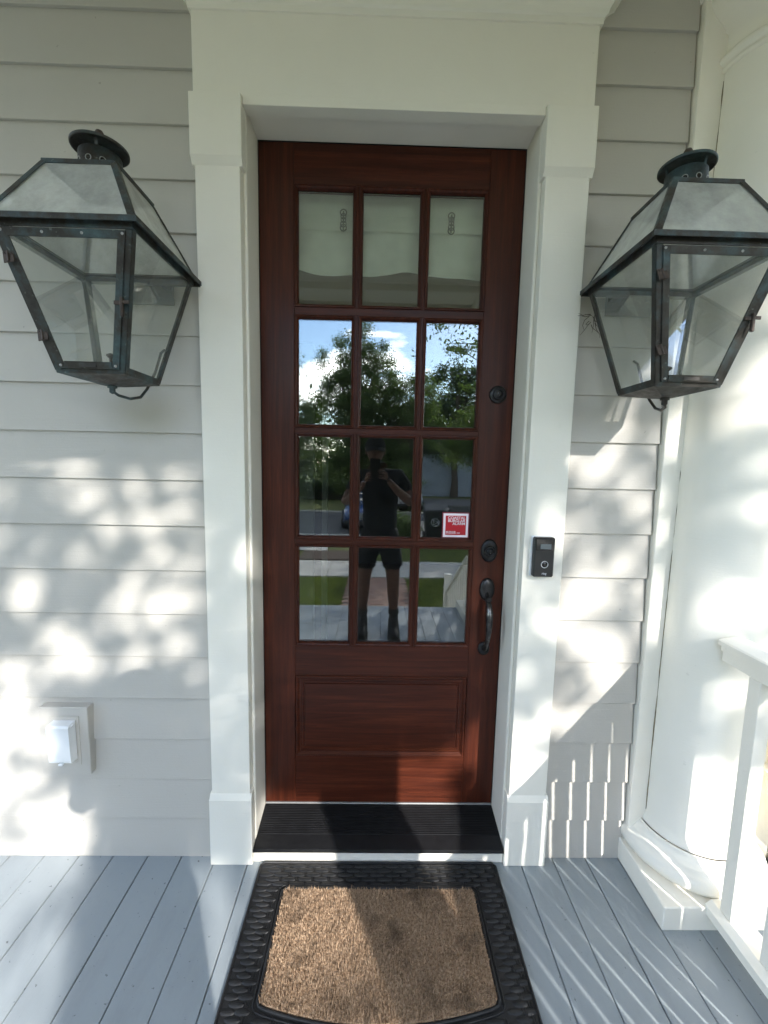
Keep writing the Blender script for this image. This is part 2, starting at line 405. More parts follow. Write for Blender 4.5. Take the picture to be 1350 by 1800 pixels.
# ---- clapboard wall
wl = thing('house_wall', 'grey clapboard house wall on both sides of the white door surround', 'wall', (0, -.13, 0))
EXPO = .155
def sid_poly():
    return [(-.1412, .0012), (-.1404, 0), (-.1305, 0), (-.1225, .172), (-.1300, .172)]
sl = MB().prism(sid_poly(), -3.45, -.600).build('siding_board', 'siding', wl)
sr = MB().prism(sid_poly(), .600, .917).build('siding_board', 'siding', wl)
for k in range(0, 21):
    for src in (sl, sr):
        o = src if k == 0 else share(src, (0, 0, 0), wl)
        o.location = (0, random.uniform(-.0006, .0006), EXPO * k)
MB().box(-3.45, -.50, -.122, .02, GZ, 3.3).build('sheathing', 'siding', wl)
MB().box(.50, 1.5, -.122, .02, GZ, 3.3).build('sheathing', 'siding', wl)
MB().box(-.50, .50, -.122, .02, 2.60, 3.3).build('sheathing', 'siding', wl)
MB().box(-.50, .50, -.122, .02, GZ, .0).build('sheathing', 'siding', wl)
MB().box(.922, 1.46, -.158, -.121, 0.002, 3.05, .002).build('corner_board', 'trim', wl)
MB().box(-3.45, -.6, -.121, .1, 3.3, 5.6).build('upper_wall', 'siding', wl)
MB().box(-.6, 1.5, -.121, .1, 3.3, 5.6).build('upper_wall', 'siding', wl)

# ---- door surround
ds = thing('door_surround', 'off white wooden casing with blocky pilasters and wide header framing the door', 'door frame', (0, -.15, 0))
for sx in (-1, 1):
    a, b = sorted((sx * .468, sx * .604))
    pil = MB().box(a, b, -.165, -.12, .262, 2.372, .0015).build('pilaster', 'trim', ds)
    a, b = sorted((sx * .460, sx * .612))
    MB().box(a, b, -.176, -.12, 0, .258, .002).build('plinth_block', 'trim', pil)
    MB().prism([(-.165, .276), (-.176, .258), (-.12, .258), (-.12, .276)], a + .002, b - .002).build('plinth_cap', 'trim', pil)
    a2, b2 = sorted((sx * .458, sx * .613))
    cb_ = MB().box(a2, b2, -.1785, -.12, 2.372, 2.546, .0018)
    cb_.prism([(-.165, 2.352), (-.1785, 2.373), (-.13, 2.373), (-.13, 2.352)], a2 + .001, b2 - .001)
    cb_.build('capital_block', 'trim', pil)
    a, b = sorted((sx * .457, sx * .490))
    MB().box(a, b, -.128, -.112, .058, 2.55, .001).build('bead_moulding', 'trim', ds)
    a, b = sorted((sx * .4572, sx * .4665))
    MB().box(a, b, -.1335, -.128, .058, 2.541, .0015).build('bead_moulding', 'trim', ds)
    a, b = sorted((sx * .4575, sx * .50))
    MB().box(a, b, -.112, .06, .03, 2.56).build('door_jamb', 'trim', ds)
MB().box(-.4572, .4572, -.112, .06, 2.5395, 2.60).build('door_head', 'trim', ds)
MB().box(-.4665, .4665, -.1335, -.112, 2.541, 2.552, .0015).build('bead_moulding', 'trim', ds)
MB().box(-.604, .604, -.1645, -.12, 2.547, 2.775, .0015).build('header_board', 'trim', ds)
MB().box(-.457, .457, -.1645, -.12, 2.524, 2.549, .001).build('header_board', 'trim', ds)
# crown moulding with returns
cr_prof = [(-.164, 2.770), (-.170, 2.770), (-.172, 2.786), (-.178, 2.790), (-.182, 2.802), (-.192, 2.816), (-.206, 2.826), (-.214, 2.830), (-.214, 2.842), (-.224, 2.846), (-.224, 2.866)]
m = MB(); n_ = len(cr_prof); vs = []
for y, z in cr_prof:
    e = -.164 - y
    vs += [(-.605 - e, -.121, z), (-.605 - e, y, z), (.605 + e, y, z), (.605 + e, -.121, z)]
m.add(vs, [(i * 4 + k, i * 4 + k + 1, (i + 1) * 4 + k + 1, (i + 1) * 4 + k) for i in range(n_ - 1) for k in range(3)] + [tuple((n_ - 1) * 4 + k for k in range(4))])
m.build('crown_moulding', 'trim', ds, recalc=False)
# threshold
MB().box(-.4598, .4598, -.163, .0, 0.001, .056, .0015).build('threshold_riser', 'trim', ds)
tr = MB().prism([(-.002, .0955), (-.134, .0730), (-.176, .0655), (-.182, .0625), (-.183, .058), (-.180, .0575), (-.002, .060)], -.4565, .4565)
tr = tr.build('tread', 'tread', ds)
rb = MB()
for i in range(17):
    yy = -.012 - i * .0068; zz = .0955 - (.0 - yy - .002) * .1706
    rb.prism([(yy - .0018, zz - .002), (yy - .0012, zz + .0026), (yy + .0012, zz + .0030), (yy + .0018, zz - .002)], -.452, .452)
rb.build('rib', 'tread', tr, kind='stuff')
MB().box(-.4565, .4565, -.0035, .012, .0965, .1015, .001).build('metal_strip', 'metal', ds)
MB().box(-.4565, .4565, .0, .06, .06, .0955).build('sill', 'metal', ds)

# ---- front door
fd = thing('front_door', 'dark red mahogany door with twelve glass panes above one raised panel', 'door', (-.455, .02, .1))
DZ0, DZ1 = .1035, 2.5355; TH = .044
xs = [(-.3225, -.1345), (-.0975, .0985), (.1345, .3215)]       # clear glass, columns
zs = [(2.021, 2.393), (1.602, 1.969), (1.190, 1.557), (.774, 1.145)]   # rows from the top
B = .0135
MB().box(-.4545, xs[0][0] - B, 0, TH, DZ0, DZ1, .0012).build('stile', 'wood_z', fd)
MB().box(xs[2][1] + B, .4545, 0, TH, DZ0, DZ1, .0012).build('stile', 'wood_z', fd)
xa, xb = xs[0][0] - B + .0003, xs[2][1] + B - .0003
MB().box(xa, xb, .0002, TH, zs[0][1] + B, DZ1, .0008).build('rail', 'wood_x', fd)
MB().box(xa, xb, .0002, TH, .641, zs[3][0] - B, .0008).build('rail', 'wood_x', fd)
MB().box(xa, xb, .0002, TH, DZ0, .304, .0008).build('rail', 'wood_x', fd)
for i in range(3):
    MB().box(xa, xb, .0035, TH - .002, zs[i + 1][1] + B, zs[i][0] - B, .0008).build('muntin', 'wood_x', fd)
for i in range(2):
    for j in range(4):
        MB().box(xs[i][1] + B, xs[i + 1][0] - B, .0030, TH - .002, zs[j][0] - B + .0002, zs[j][1] + B - .0002, .0008).build('muntin', 'wood_z', fd)
bead_prof = [(-.0002, .006), (.0002, -.0002), (.0016, -.0022), (.0036, -.0024), (.0052, .0004), (.0080, .0016), (.0105, .0050), (.0128, .0105), (.0137, .0155)]
for (x0, x1) in xs:
    for (z0, z1) in zs:
        rg = MB().ring(x0 - B, x1 + B, z0 - B, z1 + B, bead_prof)
        rg.ring(x0 - B, x1 + B, z0 - B, z1 + B, [(.0137, .0225), (.0120, .034), (.002, TH)])
        bd = rg.build('glazing_bead', 'wood_z', fd, recalc=False)
        MB().box(x0 - .004, x1 + .004, .0158, .0215, z0 - .004, z1 + .004).build('glass_pane', 'pane', fd)
# raised panel
px0, px1, pz0, pz1 = xa, xb, .304, .641
MB().ring(px0 + .001, px1 - .001, pz0, pz1, [(0, .006), (.0004, -.001), (.003, -.0042), (.007, -.0045), (.010, -.001), (.0135, .0035), (.0165, .0045), (.0168, .009)]).build('panel_moulding', 'wood_x', fd, recalc=False)
pn = MB().ring(px0, px1, pz0, pz1, [(.0160, .014), (.0175, .0068), (.0255, .0066), (.0262, .0042), (.030, .0040), (.0312, .0062), (.0345, .0062), (.0365, .0015), (.040, .0012)])
pn.add([(px0 + .04, .0012, pz0 + .04), (px1 - .04, .0012, pz0 + .04), (px1 - .04, .0012, pz1 - .04), (px0 + .04, .0012, pz1 - .04)], [(0, 1, 2, 3)])
pn.build('panel', 'wood_x', fd, recalc=False)
# weather strip gap / locks
MB().box(-.4572, .4572, .0445, .052, DZ0 - .002, DZ1 + .005).build('weather_strip', 'black', fd)
# (the strip is a frame: cut it away behind the glass)
o = fd.children[-1]; bpy.data.objects.remove(o)
ws = MB(); ws.ring(-.4574, .4574, .1, 2.5392, [(0, .0), (0, .030), (.006, .046), (.012, .046)]); ws.build('weather_strip', 'black', fd, recalc=False)

def deadbolt(cx, cz, rx, rz, inner):
    d = MB().lathe([(0.0, .0), (1.0, .0), (1.0, .003), (.93, .0065), (.80, .0090), (.70, .0095)], 36, (cx, -.0, cz), 'y', sx=rx, sy=rz)
    d.add([(cx + .7 * rx * math.cos(a), -.0095, cz + .7 * rz * math.sin(a)) for a in [2 * math.pi * k / 36 for k in range(36)]], [tuple(range(36))])
    o = d.build('deadbolt', 'bronze', fd)
    c = MB().lathe([(inner, .008), (inner, .018), (inner * .90, .021), (inner * .78, .0215), (inner * .74, .019), (inner * .62, .019), (inner * .60, .0225), (0.0005, .0225)], 30, (cx, 0, cz), 'y')
    c.build('lock_cylinder', 'bronze', o)
    k = MB().box(cx - .0022, cx + .0022, -.0240, -.0226, cz - .006, cz + .006)
    k.build('keyhole', 'gloss_black', o)
    return o
deadbolt(.399, 1.721, .0315, .0315, .022)
deadbolt(.3955, 1.146, .0315, .0445, .0205)
# handle set
hp = MB().lathe([(0.0, .0), (1.0, .0), (1.0, .003), (.92, .007), (.75, .0105), (.4, .0125), (0.002, .013)], 36, (.3945, 0, .995), 'y', sx=.0290, sy=.0455).build('handle_plate', 'bronze', fd)
MB().tube([(.3945, -.010, .985), (.3945, -.022, .972), (.3945, -.034, .966), (.3945, -.040, .9655)], [.004, .0055, .0100, .0105], 12).build('thumb_latch', 'bronze', hp)
grip = [(.3945, -.008, .962), (.3945, -.026, .955), (.3945, -.046, .945), (.3945, -.056, .925), (.3945, -.058, .890), (.3945, -.056, .855), (.3945, -.050, .825), (.3945, -.038, .795), (.3945, -.024, .775), (.3945, -.010, .762)]
MB().tube(grip, [.0085, .0085, .0090, .0115, .0122, .0110, .0090, .0078, .0085, .010], 14).build('handle_grip', 'worn', fd)
MB().lathe([(0.0, .0), (1.0, .0), (1.0, .003), (.92, .006), (.6, .009), (0.002, .010)], 32, (.3925, 0, .760), 'y', sx=.0225, sy=.0270).build('handle_plate', 'bronze', fd)
# alarm sticker on the glass
st = MB().box(.2165, .3190, .0150, .0156, 1.1885, 1.2870).build('alarm_sticker', 'red_dark', fd)
MB().box(.2205, .3150, .0143, .01495, 1.1925, 1.2830).build('sticker_border', 'sticker_white', st)
MB().box(.2290, .3065, .0137, .01425, 1.2010, 1.2745).build('sticker_field', 'red', st)
text_mesh('COASTAL\nBURGLAR\nALARM', .0142, 'sticker_lettering', 'sticker_white', st, (.3035, .0134, 1.2618), align='RIGHT', sx=1.08)
text_mesh('843-744-4100\nESTABLISHED 1959', .0066, 'sticker_lettering', 'sticker_white', st, (.2312, .0134, 1.2113), align='LEFT', sx=1.0)

# ---- blind inside the door
bl = thing('roman_blind', 'pale folded fabric blind hanging inside the top row of door panes', 'blind', (0, .08, 2.4))
def sheet(x0, x1, z0, z1, y, nx, nz, fy, fz0=None):
    vs = []; 
    for j in range(nz + 1):
        for i in range(nx + 1):
            u = i / nx; w = j / nz; xx = x0 + (x1 - x0) * u
            zb = z0 + (fz0(xx) if fz0 else 0)
            zz = zb + (z1 - zb) * w
            vs.append((xx, y + fy(xx, zz), zz))
    fs = [(j * (nx + 1) + i, j * (nx + 1) + i + 1, (j + 1) * (nx + 1) + i + 1, (j + 1) * (nx + 1) + i) for j in range(nz) for i in range(nx)]
    return vs, fs
bb = MB()
wave = lambda xx: .008 * math.sin(xx * 14 + .6) + .004 * math.sin(xx * 31)
bb.add(*sheet(-.40, .40, 2.148, 2.302, .072, 60, 14, lambda xx, zz: .003 * math.sin(xx * 26 + zz * 30) + .002 * math.sin(xx * 61 + zz * 50), wave), True)
bb.build('blind_panel', 'fabric', bl, recalc=False)
b2 = MB(); b2.add(*sheet(-.40, .40, 2.292, 2.345, .062, 40, 8, lambda xx, zz: .0015 * math.sin(xx * 20) + .006 * math.sin((zz - 2.292) / .053 * math.pi)), True)
b2.build('blind_fold', 'fabric', bl, recalc=False)
b3 = MB(); b3.add(*sheet(-.40, .40, 2.335, 2.50, .074, 40, 12, lambda xx, zz: .004 * math.sin(xx * 13 + zz * 40)), True)
b3.build('blind_panel', 'fabric', bl, recalc=False)
tie_m = simple('grey blind tie', (.10, .11, .10), .5)
for xx in (-.170, .215):
    b4 = MB()
    for k, (dz, r) in enumerate(((.028, .011), (.016, .009), (.004, .0085), (-.010, .010), (-.022, .011))):
        b4.tube([(xx + r * math.cos(a), .050, 2.318 + dz + r * math.sin(a)) for a in [2 * math.pi * q / 12 for q in range(13)]], .0022, 6, False)
    b4.tube([(xx, .050, 2.29), (xx, .050, 2.35)], .003, 6)
    b4.build('tie', tie_m, bl)

# ---- entry hall behind the door
hl = thing('entry_hall', 'dim hallway seen through the door glass', 'hallway', (0, 1.5, .1))
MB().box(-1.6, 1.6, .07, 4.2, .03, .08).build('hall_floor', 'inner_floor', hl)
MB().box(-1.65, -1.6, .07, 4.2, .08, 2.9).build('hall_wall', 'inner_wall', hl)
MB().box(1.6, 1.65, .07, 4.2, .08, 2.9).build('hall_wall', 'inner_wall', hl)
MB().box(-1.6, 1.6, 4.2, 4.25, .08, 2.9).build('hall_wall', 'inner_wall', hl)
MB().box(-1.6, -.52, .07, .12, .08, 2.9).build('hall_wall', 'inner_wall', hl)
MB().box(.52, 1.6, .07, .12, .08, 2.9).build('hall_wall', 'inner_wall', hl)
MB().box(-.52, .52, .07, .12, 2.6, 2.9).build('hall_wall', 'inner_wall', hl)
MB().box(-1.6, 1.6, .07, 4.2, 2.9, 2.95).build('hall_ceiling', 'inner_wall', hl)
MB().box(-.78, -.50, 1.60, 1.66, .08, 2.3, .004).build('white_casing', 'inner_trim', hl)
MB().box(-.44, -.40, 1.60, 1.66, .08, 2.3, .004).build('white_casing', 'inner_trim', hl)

# ---- doorbell
db = thing('video_doorbell', 'black video doorbell with a round ring button on the right pilaster', 'doorbell', (.5275, -.165, 1.165))
MB().box(.4905, .5665, -.1715, -.1655, 1.0965, 1.2345, .0015).build('mount_plate', 'white', db)
MB().box(.4945, .5625, -.1960, -.1718, 1.0985, 1.2325, .004).build('body', 'black', db)
MB().box(.4985, .5600, -.1985, -.1962, 1.190, 1.2285, .001).build('camera_window', 'gloss_black', db)
MB().box(.5120, .5480, -.2005, -.1986, 1.1945, 1.2120, .004).build('lens', 'lens', db)
MB().lathe([(.0122, 0), (.0122, .0012), (.0100, .0012), (.0100, 0)], 32, (.5305, -.1962, 1.142), 'y').build('button_ring', 'grey_print', db)
MB().lathe([(.0098, 0), (.0092, .0010), (.0005, .0010)], 28, (.5305, -.1962, 1.142), 'y').build('button', 'gloss_black', db)
text_mesh('ring', .0105, 'lettering', 'grey_print', db, (.5305, -.1966, 1.108), align='CENTER')

# ---- outlet on the wall
ou = thing('outlet_box', 'grey mounting block with white weatherproof outlet cover low on the clapboards', 'outlet', (-1.11, -.14, .47))
MB().box(-1.197, -1.028, -.166, -.128, .345, .598, .0025).build('mounting_block', 'siding', ou)
MB().ring(-1.160, -1.058, .385, .567, [(0, -.1655), (0, -.1685), (.0008, -.1693), (.010, -.1693), (.0108, -.1685), (.0108, -.1655)]).build('gasket_frame', 'siding', ou, recalc=False)
MB().box(-1.149, -1.069, -.1695, -.1655, .396, .556, .001).build('back_plate', 'siding', ou)
cv = MB().prism([(-.1696, .410), (-.197, .412), (-.202, .418), (-.206, .545), (-.201, .552), (-.1696, .553)], -1.144, -1.069)
cv.build('cover', 'white', ou)
MB().box(-1.113, -1.099, -.2035, -.192, .405, .4115, .001).build('latch_tab', 'white', ou)
MB().tube([(-1.069, -.178, .548), (-1.063, -.184, .553), (-1.0625, -.194, .551), (-1.068, -.197, .546)], .0022, 8).build('hinge_loop', 'white', ou)

# ---- lanterns
def make_lantern(loc):
    cx, cy = loc[0], loc[1]
    ln = thing('gas_lantern', '', 'lantern', loc, 'copper gas lanterns beside the door')
    def P(a, b, h, z): return Vector((cx + a * h, cy + b * h, z))
    ZR, ZB, ZT = 2.006, 1.684, 2.174; HT, HB, HR, HP = .163, .088, .180, .088
    SG = [(-1, -1), (1, -1), (1, 1), (-1, 1)]
    hbz = lambda z: HB + (HT - HB) * (z - ZB) / (ZR - ZB)
    for a, b in SG:
        m = MB()
        m.bar(P(a, b, HB, ZB), P(a, b, HT, ZR - .004), .016, .003, up=(a, -b, 0) if False else (1, 0, 0))
        m.bar(P(a, b, HB, ZB), P(a, b, HT, ZR - .004), .003, .016, up=(1, 0, 0))
        # angle iron: two leaves meeting at the corner
        m = MB()
        for (u, w) in ((-a, 0), (0, -b)):
            p0 = P(a, b, HB, ZB); p1 = P(a, b, HT, ZR - .004); wd = .0165
            d = Vector((u * wd, w * wd, 0)); nrm = Vector((0, b, 0)) if u else Vector((a, 0, 0)); t_ = nrm * .002
            vs = [p0, p0 + d, p1 + d, p1]; vs = vs + [q - t_ for q in vs]
            m.add(vs, [(0, 1, 2, 3), (7, 6, 5, 4), (0, 4, 5, 1), (1, 5, 6, 2), (2, 6, 7, 3), (3, 7, 4, 0)])
        m.build('corner_post', 'copper', ln)
    # base tray
    m = MB()
    vs = [P(a, b, HB + .001, ZB + .012) for a, b in SG] + [P(a, b, HB - .002, ZB - .006) for a, b in SG] + [P(a, b, .022, ZB - .022) for a, b in SG]
    m.add(vs, [(i, (i + 1) % 4, (i + 1) % 4 + 4, i + 4) for i in range(4)] + [(i + 4, (i + 1) % 4 + 4, (i + 1) % 4 + 8, i + 8) for i in range(4)] + [(8, 9, 10, 11), (3, 2, 1, 0)])
    m.build('base_tray', 'copper', ln)
    # top rails under the rim
    m = MB()
    for i in range(4):
        m.bar(P(*SG[i], HT - .002, ZR - .010), P(*SG[(i + 1) % 4], HT - .002, ZR - .010), .004, .018)
    m.build('top_rail', 'copper', ln)
    # rim
    m = MB()
    for (h0, z0, h1, z1) in ((HR, ZR - .010, HR, ZR + .002), (HR, ZR + .002, HR - .004, ZR + .005), (HR - .004, ZR + .005, HR - .020, ZR + .010), (HR, ZR - .010, HR - .003, ZR - .010), (HR - .003, ZR - .010, HR - .003, ZR), (HR - .003, ZR, HR - .024, ZR + .002)):
        vs = [P(a, b, h0, z0) for a, b in SG] + [P(a, b, h1, z1) for a, b in SG]
        m.add(vs, [(i, (i + 1) % 4, (i + 1) % 4 + 4, i + 4) for i in range(4)])
    m.build('rim', 'copper', ln, recalc=False)
    # roof bars and glass
    for i in range(4):
        a, b = SG[i]; a2, b2 = SG[(i + 1) % 4]
        m = MB()
        for (u, w) in ((-a, 0), (0, -b)):
            p0 = P(a, b, HR - .012, ZR + .008); p1 = P(a, b, HP, ZT); wd = .014; d = Vector((u * wd, w * wd, 0)); t_ = Vector((0, 0, .0022))
            vs = [p0, p0 + d, p1 + d, p1]; vs = vs + [q - t_ for q in vs]
            m.add(vs, [(0, 1, 2, 3), (7, 6, 5, 4), (0, 4, 5, 1), (1, 5, 6, 2), (2, 6, 7, 3), (3, 7, 4, 0)])
        m.build('roof_bar', 'copper', ln)
        MB().add([P(a, b, HR - .016, ZR + .008), P(a2, b2, HR - .016, ZR + .008), P(a2, b2, HP - .002, ZT - .004), P(a, b, HP - .002, ZT - .004)], [(0, 1, 2, 3)]).build('roof_glass', 'lantern_roof_glass', ln, recalc=False)
    m = MB()
    for i in range(4):
        m.bar(P(*SG[i], HP - .004, ZT - .003), P(*SG[(i + 1) % 4], HP - .004, ZT - .003), .012, .010, ext=.004)
    m.box(cx - HP + .004, cx + HP - .004, cy - HP + .004, cy + HP - .004, ZT - .001, ZT + .002)
    m.build('roof_plate', 'copper', ln)
    ch = MB().lathe([(.052, ZT - .002), (.049, ZT + .064), (.046, ZT + .066)], 32, (cx, cy, 0)).build('chimney', 'copper', ln)
    for k in range(10):
        a = 2 * math.pi * (k + .5) / 10; q = Vector((math.cos(a), math.sin(a), 0)); t_ = Vector((-q.y, q.x, 0)); c0 = Vector((cx, cy, ZT + .032)) + q * .0508
        MB().add([c0 + t_ * (.0055 * math.cos(e)) + Vector((0, 0, .0055 * math.sin(e))) for e in [2 * math.pi * j / 12 for j in range(12)]], [tuple(range(12))]).build('vent_hole', 'gloss_black', ch)
        MB().tube([c0 + t_ * (.0068 * math.cos(e)) + Vector((0, 0, .0068 * math.sin(e))) for e in [2 * math.pi * j / 12 for j in range(13)]], .0011, 5, False).build('vent_ring', 'metal', ch)
    for k in range(3):
        a = 2 * math.pi * k / 3 + .9
        MB().bar((cx + .046 * math.cos(a), cy + .046 * math.sin(a), ZT + .055), (cx + .05 * math.cos(a), cy + .05 * math.sin(a), ZT + .088), .008, .003).build('cap_strut', 'copper', ch)
    cp = MB().lathe([(0.001, ZT + .082), (.060, ZT + .080), (.063, ZT + .076), (.0665, ZT + .078), (.0665, ZT + .083), (.057, ZT + .088), (.033, ZT + .098), (.012, ZT + .104), (.001, ZT + .105)], 40, (cx, cy, 0)).build('chimney_cap', 'copper', ln)
    MB().lathe([(.001, ZT + .101), (.008, ZT + .103), (.009, ZT + .107), (.0115, ZT + .112), (.0115, ZT + .118), (.008, ZT + .125), (.001, ZT + .128)], 16, (cx, cy, 0)).build('finial', 'brass', cp)
    # side and back glass
    for i in (1, 2, 3):
        a, b = SG[i]; a2, b2 = SG[(i + 1) % 4]
        gz0, gz1 = ZB + .008, ZR - .014
        MB().add([P(a, b, hbz(gz0) - .0035, gz0), P(a2, b2, hbz(gz0) - .0035, gz0), P(a2, b2, hbz(gz1) - .0035, gz1), P(a, b, hbz(gz1) - .0035, gz1)], [(0, 1, 2, 3)]).build('side_glass', 'lantern_glass', ln, recalc=False)
    # hinged front door
    def F(u, z, off): h = hbz(z); return Vector((cx + u, cy - h - off, z))
    z0, z1 = ZB + .004, ZR - .022
    uL = lambda z: -(hbz(z) - .014); uR = lambda z: hbz(z) - .014
    dr = None
    bars = [((uL(z0), z0), (uL(z1), z1), 'L'), ((uR(z0), z0), (uR(z1), z1), 'R')]
    def frame_piece(p, q, inward, wd):
        a0 = F(p[0], p[1], .0045); a1 = F(q[0], q[1], .0045); b0 = F(p[0] + inward[0] * wd, p[1] + inward[1] * wd, .0045); b1 = F(q[0] + inward[0] * wd, q[1] + inward[1] * wd, .0045)
        vs = [a0, a1, b1, b0]; vs = vs + [v + Vector((0, .0035, 0)) for v in vs]
        return vs, [(0, 1, 2, 3), (7, 6, 5, 4), (0, 4, 5, 1), (1, 5, 6, 2), (2, 6, 7, 3), (3, 7, 4, 0)]
    MB().add(*frame_piece((uL(z0), z0), (uL(z1), z1), (1, 0), .0165)).build('door_stile', 'copper', ln)
    MB().add(*frame_piece((uR(z0), z0), (uR(z1), z1), (-1, 0), .0165)).build('door_stile', 'copper', ln)
    m = MB()
    m.add([v + Vector((0, -.0008, 0)) for v in frame_piece((uL(z0) + .0165, z0), (uR(z0) - .0165, z0), (0, 1), .0165)[0]], frame_piece((uL(z0), z0), (uR(z0), z0), (0, 1), .016)[1])
    m.build('door_rail', 'copper', ln); m = MB()
    m.add([v + Vector((0, -.0008, 0)) for v in frame_piece((uL(z1) + .0165, z1), (uR(z1) - .0165, z1), (0, -1), .0165)[0]], frame_piece((uL(z1), z1), (uR(z1), z1), (0, -1), .016)[1])
    m.build('door_rail', 'copper', ln)
    za, zb = z0 + .010, z1 - .010
    MB().add([F(uL(za) + .010, za, .0015), F(uR(za) - .010, za, .0015), F(uR(zb) - .010, zb, .0015), F(uL(zb) + .010, zb, .0015)], [(0, 1, 2, 3)]).build('door_glass', 'lantern_glass', ln, recalc=False)
    for t in (.25, .80):
        zz = z0 + (z1 - z0) * t
        m = MB(); sl_ = (HT - HB) / (ZR - ZB)
        Rm = Matrix.Rotation(math.atan(sl_), 4, 'Y') @ Matrix.Rotation(math.atan(sl_), 4, 'X')
        c0 = F(uL(zz) - .002, zz, .0065)
        t_ = MB().box(-.012, .012, -.0015, .0015, -.014, .014, .0005); m.add([c0 + Rm.inverted() @ Vector(v) for v in t_.v], t_.f)
        m.tube([c0 + Rm.inverted() @ Vector((0, -.002, -.013)), c0 + Rm.inverted() @ Vector((0, -.002, .013))], .0024, 8)
        for q in ((-.008, -.007), (-.008, .007), (.008, -.007), (.008, .007)):
            m.box(c0.x + q[0] - .0012, c0.x + q[0] + .0012, c0.y - .003, c0.y - .001, c0.z + q[1] - .0012, c0.z + q[1] + .0012)
        m.build('hinge', 'brass', ln)
    zz = z0 + (z1 - z0) * .50; c0 = F(uR(zz) + .003, zz, .008)
    m = MB().box(c0.x - .020, c0.x - .004, c0.y - .002, c0.y + .0035, c0.z - .0045, c0.z + .0045, .0008)
    m.box(c0.x - .004, c0.x + .0035, c0.y - .006, c0.y + .003, c0.z - .032, c0.z + .012, .0015)
    m.box(c0.x + .0035, c0.x + .018, c0.y - .004, c0.y - .001, c0.z - .003, c0.z + .005, .0008)
    m.build('latch', 'brass', ln)
    for (u, z) in ((uL(z1) + .006, z1 - .006), (-.045, z1 - .008), (.045, z1 - .008), (uR(z1) - .007, z1 - .007), (uL(z0) + .007, z0 + .007), (uR(z0) - .007, z0 + .007)):
        MB().lathe([(.0034, 0), (.0030, .0014), (.0016, .0022), (.0001, .0023)], 10, tuple(F(u, z, .0052)), 'y').build('rivet', 'metal', ln)
    npz = z0 + .0080
    npm = MB(); c0 = F(0, npz, .0062)
    npm.box(c0.x - .021, c0.x + .021, c0.y - .0008, c0.y + .001, c0.z - .0048, c0.z + .0048, .0006); npm.build('name_plate', 'copper', ln)
    # gas feed below, wall bracket behind, burner inside
    m = MB().lathe([(.012, ZB - .022), (.012, ZB - .028), (.0075, ZB - .029), (.0075, ZB - .040), (.002, ZB - .044)], 14, (cx, cy, 0))
    m.tube([(cx, cy, ZB - .036), (cx + .010, cy + .010, ZB - .046), (cx + .022, cy + .045, ZB - .050), (cx + .030, cy + .085, ZB - .040), (cx + .032, cy + .12, ZB - .010), (cx + .034, cy + .17, ZB + .05), (cx + .036, cy + .205, ZB + .115), (cx + .036, cy + .228, ZB + .130)], .0040, 8)
    m.build('gas_pipe', 'copper', ln)
    m = MB().tube([(cx, cy, ZB - .02), (cx, cy, ZB + .05)], .004, 8); m.lathe([(.004, ZB + .05), (.011, ZB + .056), (.011, ZB + .060), (.002, ZB + .064)], 12, (cx, cy, 0))
    m.build('burner', 'brass', ln)
    yb = cy + HR; wy = -.141
    m = MB()
    for sx in (-1, 1): m.box(cx + sx * .06 - .009, cx + sx * .06 + .009, yb - .012, wy - .004, ZR - .012, ZR + .001, .0008)
    m.box(cx - .075, cx + .075, wy - .005, wy, ZR - .055, ZR + .022, .001)
    m.box(cx - .175, cx + .175, yb - .004, yb + .004, ZR - .0125, ZR - .002, .0005)
    m.build('wall_bracket', 'copper', ln)
    return ln
lanL = make_lantern((-.764, -.367, 1.68))
lanL['label'] = 'weathered copper gas lantern left of the door, above the outlet cover'
lanR = copy_tree(lanL); lanR.location = (.768, -.370, 1.683)
lanR['label'] = 'weathered copper gas lantern right of the door, twigs caught at its back corner'

tw = MB()
random.seed(3)
for k in range(11):
    p = Vector((.600 + random.uniform(.018, .040), -.197, 1.985 - random.uniform(0, .08)))
    pts = [p]; d = Vector((random.uniform(-1, .2), random.uniform(-.4, .2), random.uniform(-.8, .4))).normalized()
    for q in range(3): pts.append(pts[-1] + d * random.uniform(.010, .022)); d = (d + Vector((random.uniform(-.6, .6), random.uniform(-.3, .3), random.uniform(-.6, .6)))).normalized()
    tw.tube(pts, [.0012, .001, .0008, .0005], 5)
tw.build('twig_cluster', 'bark', None, label='few thin dry twigs stuck behind the right lantern corner', category='twigs')

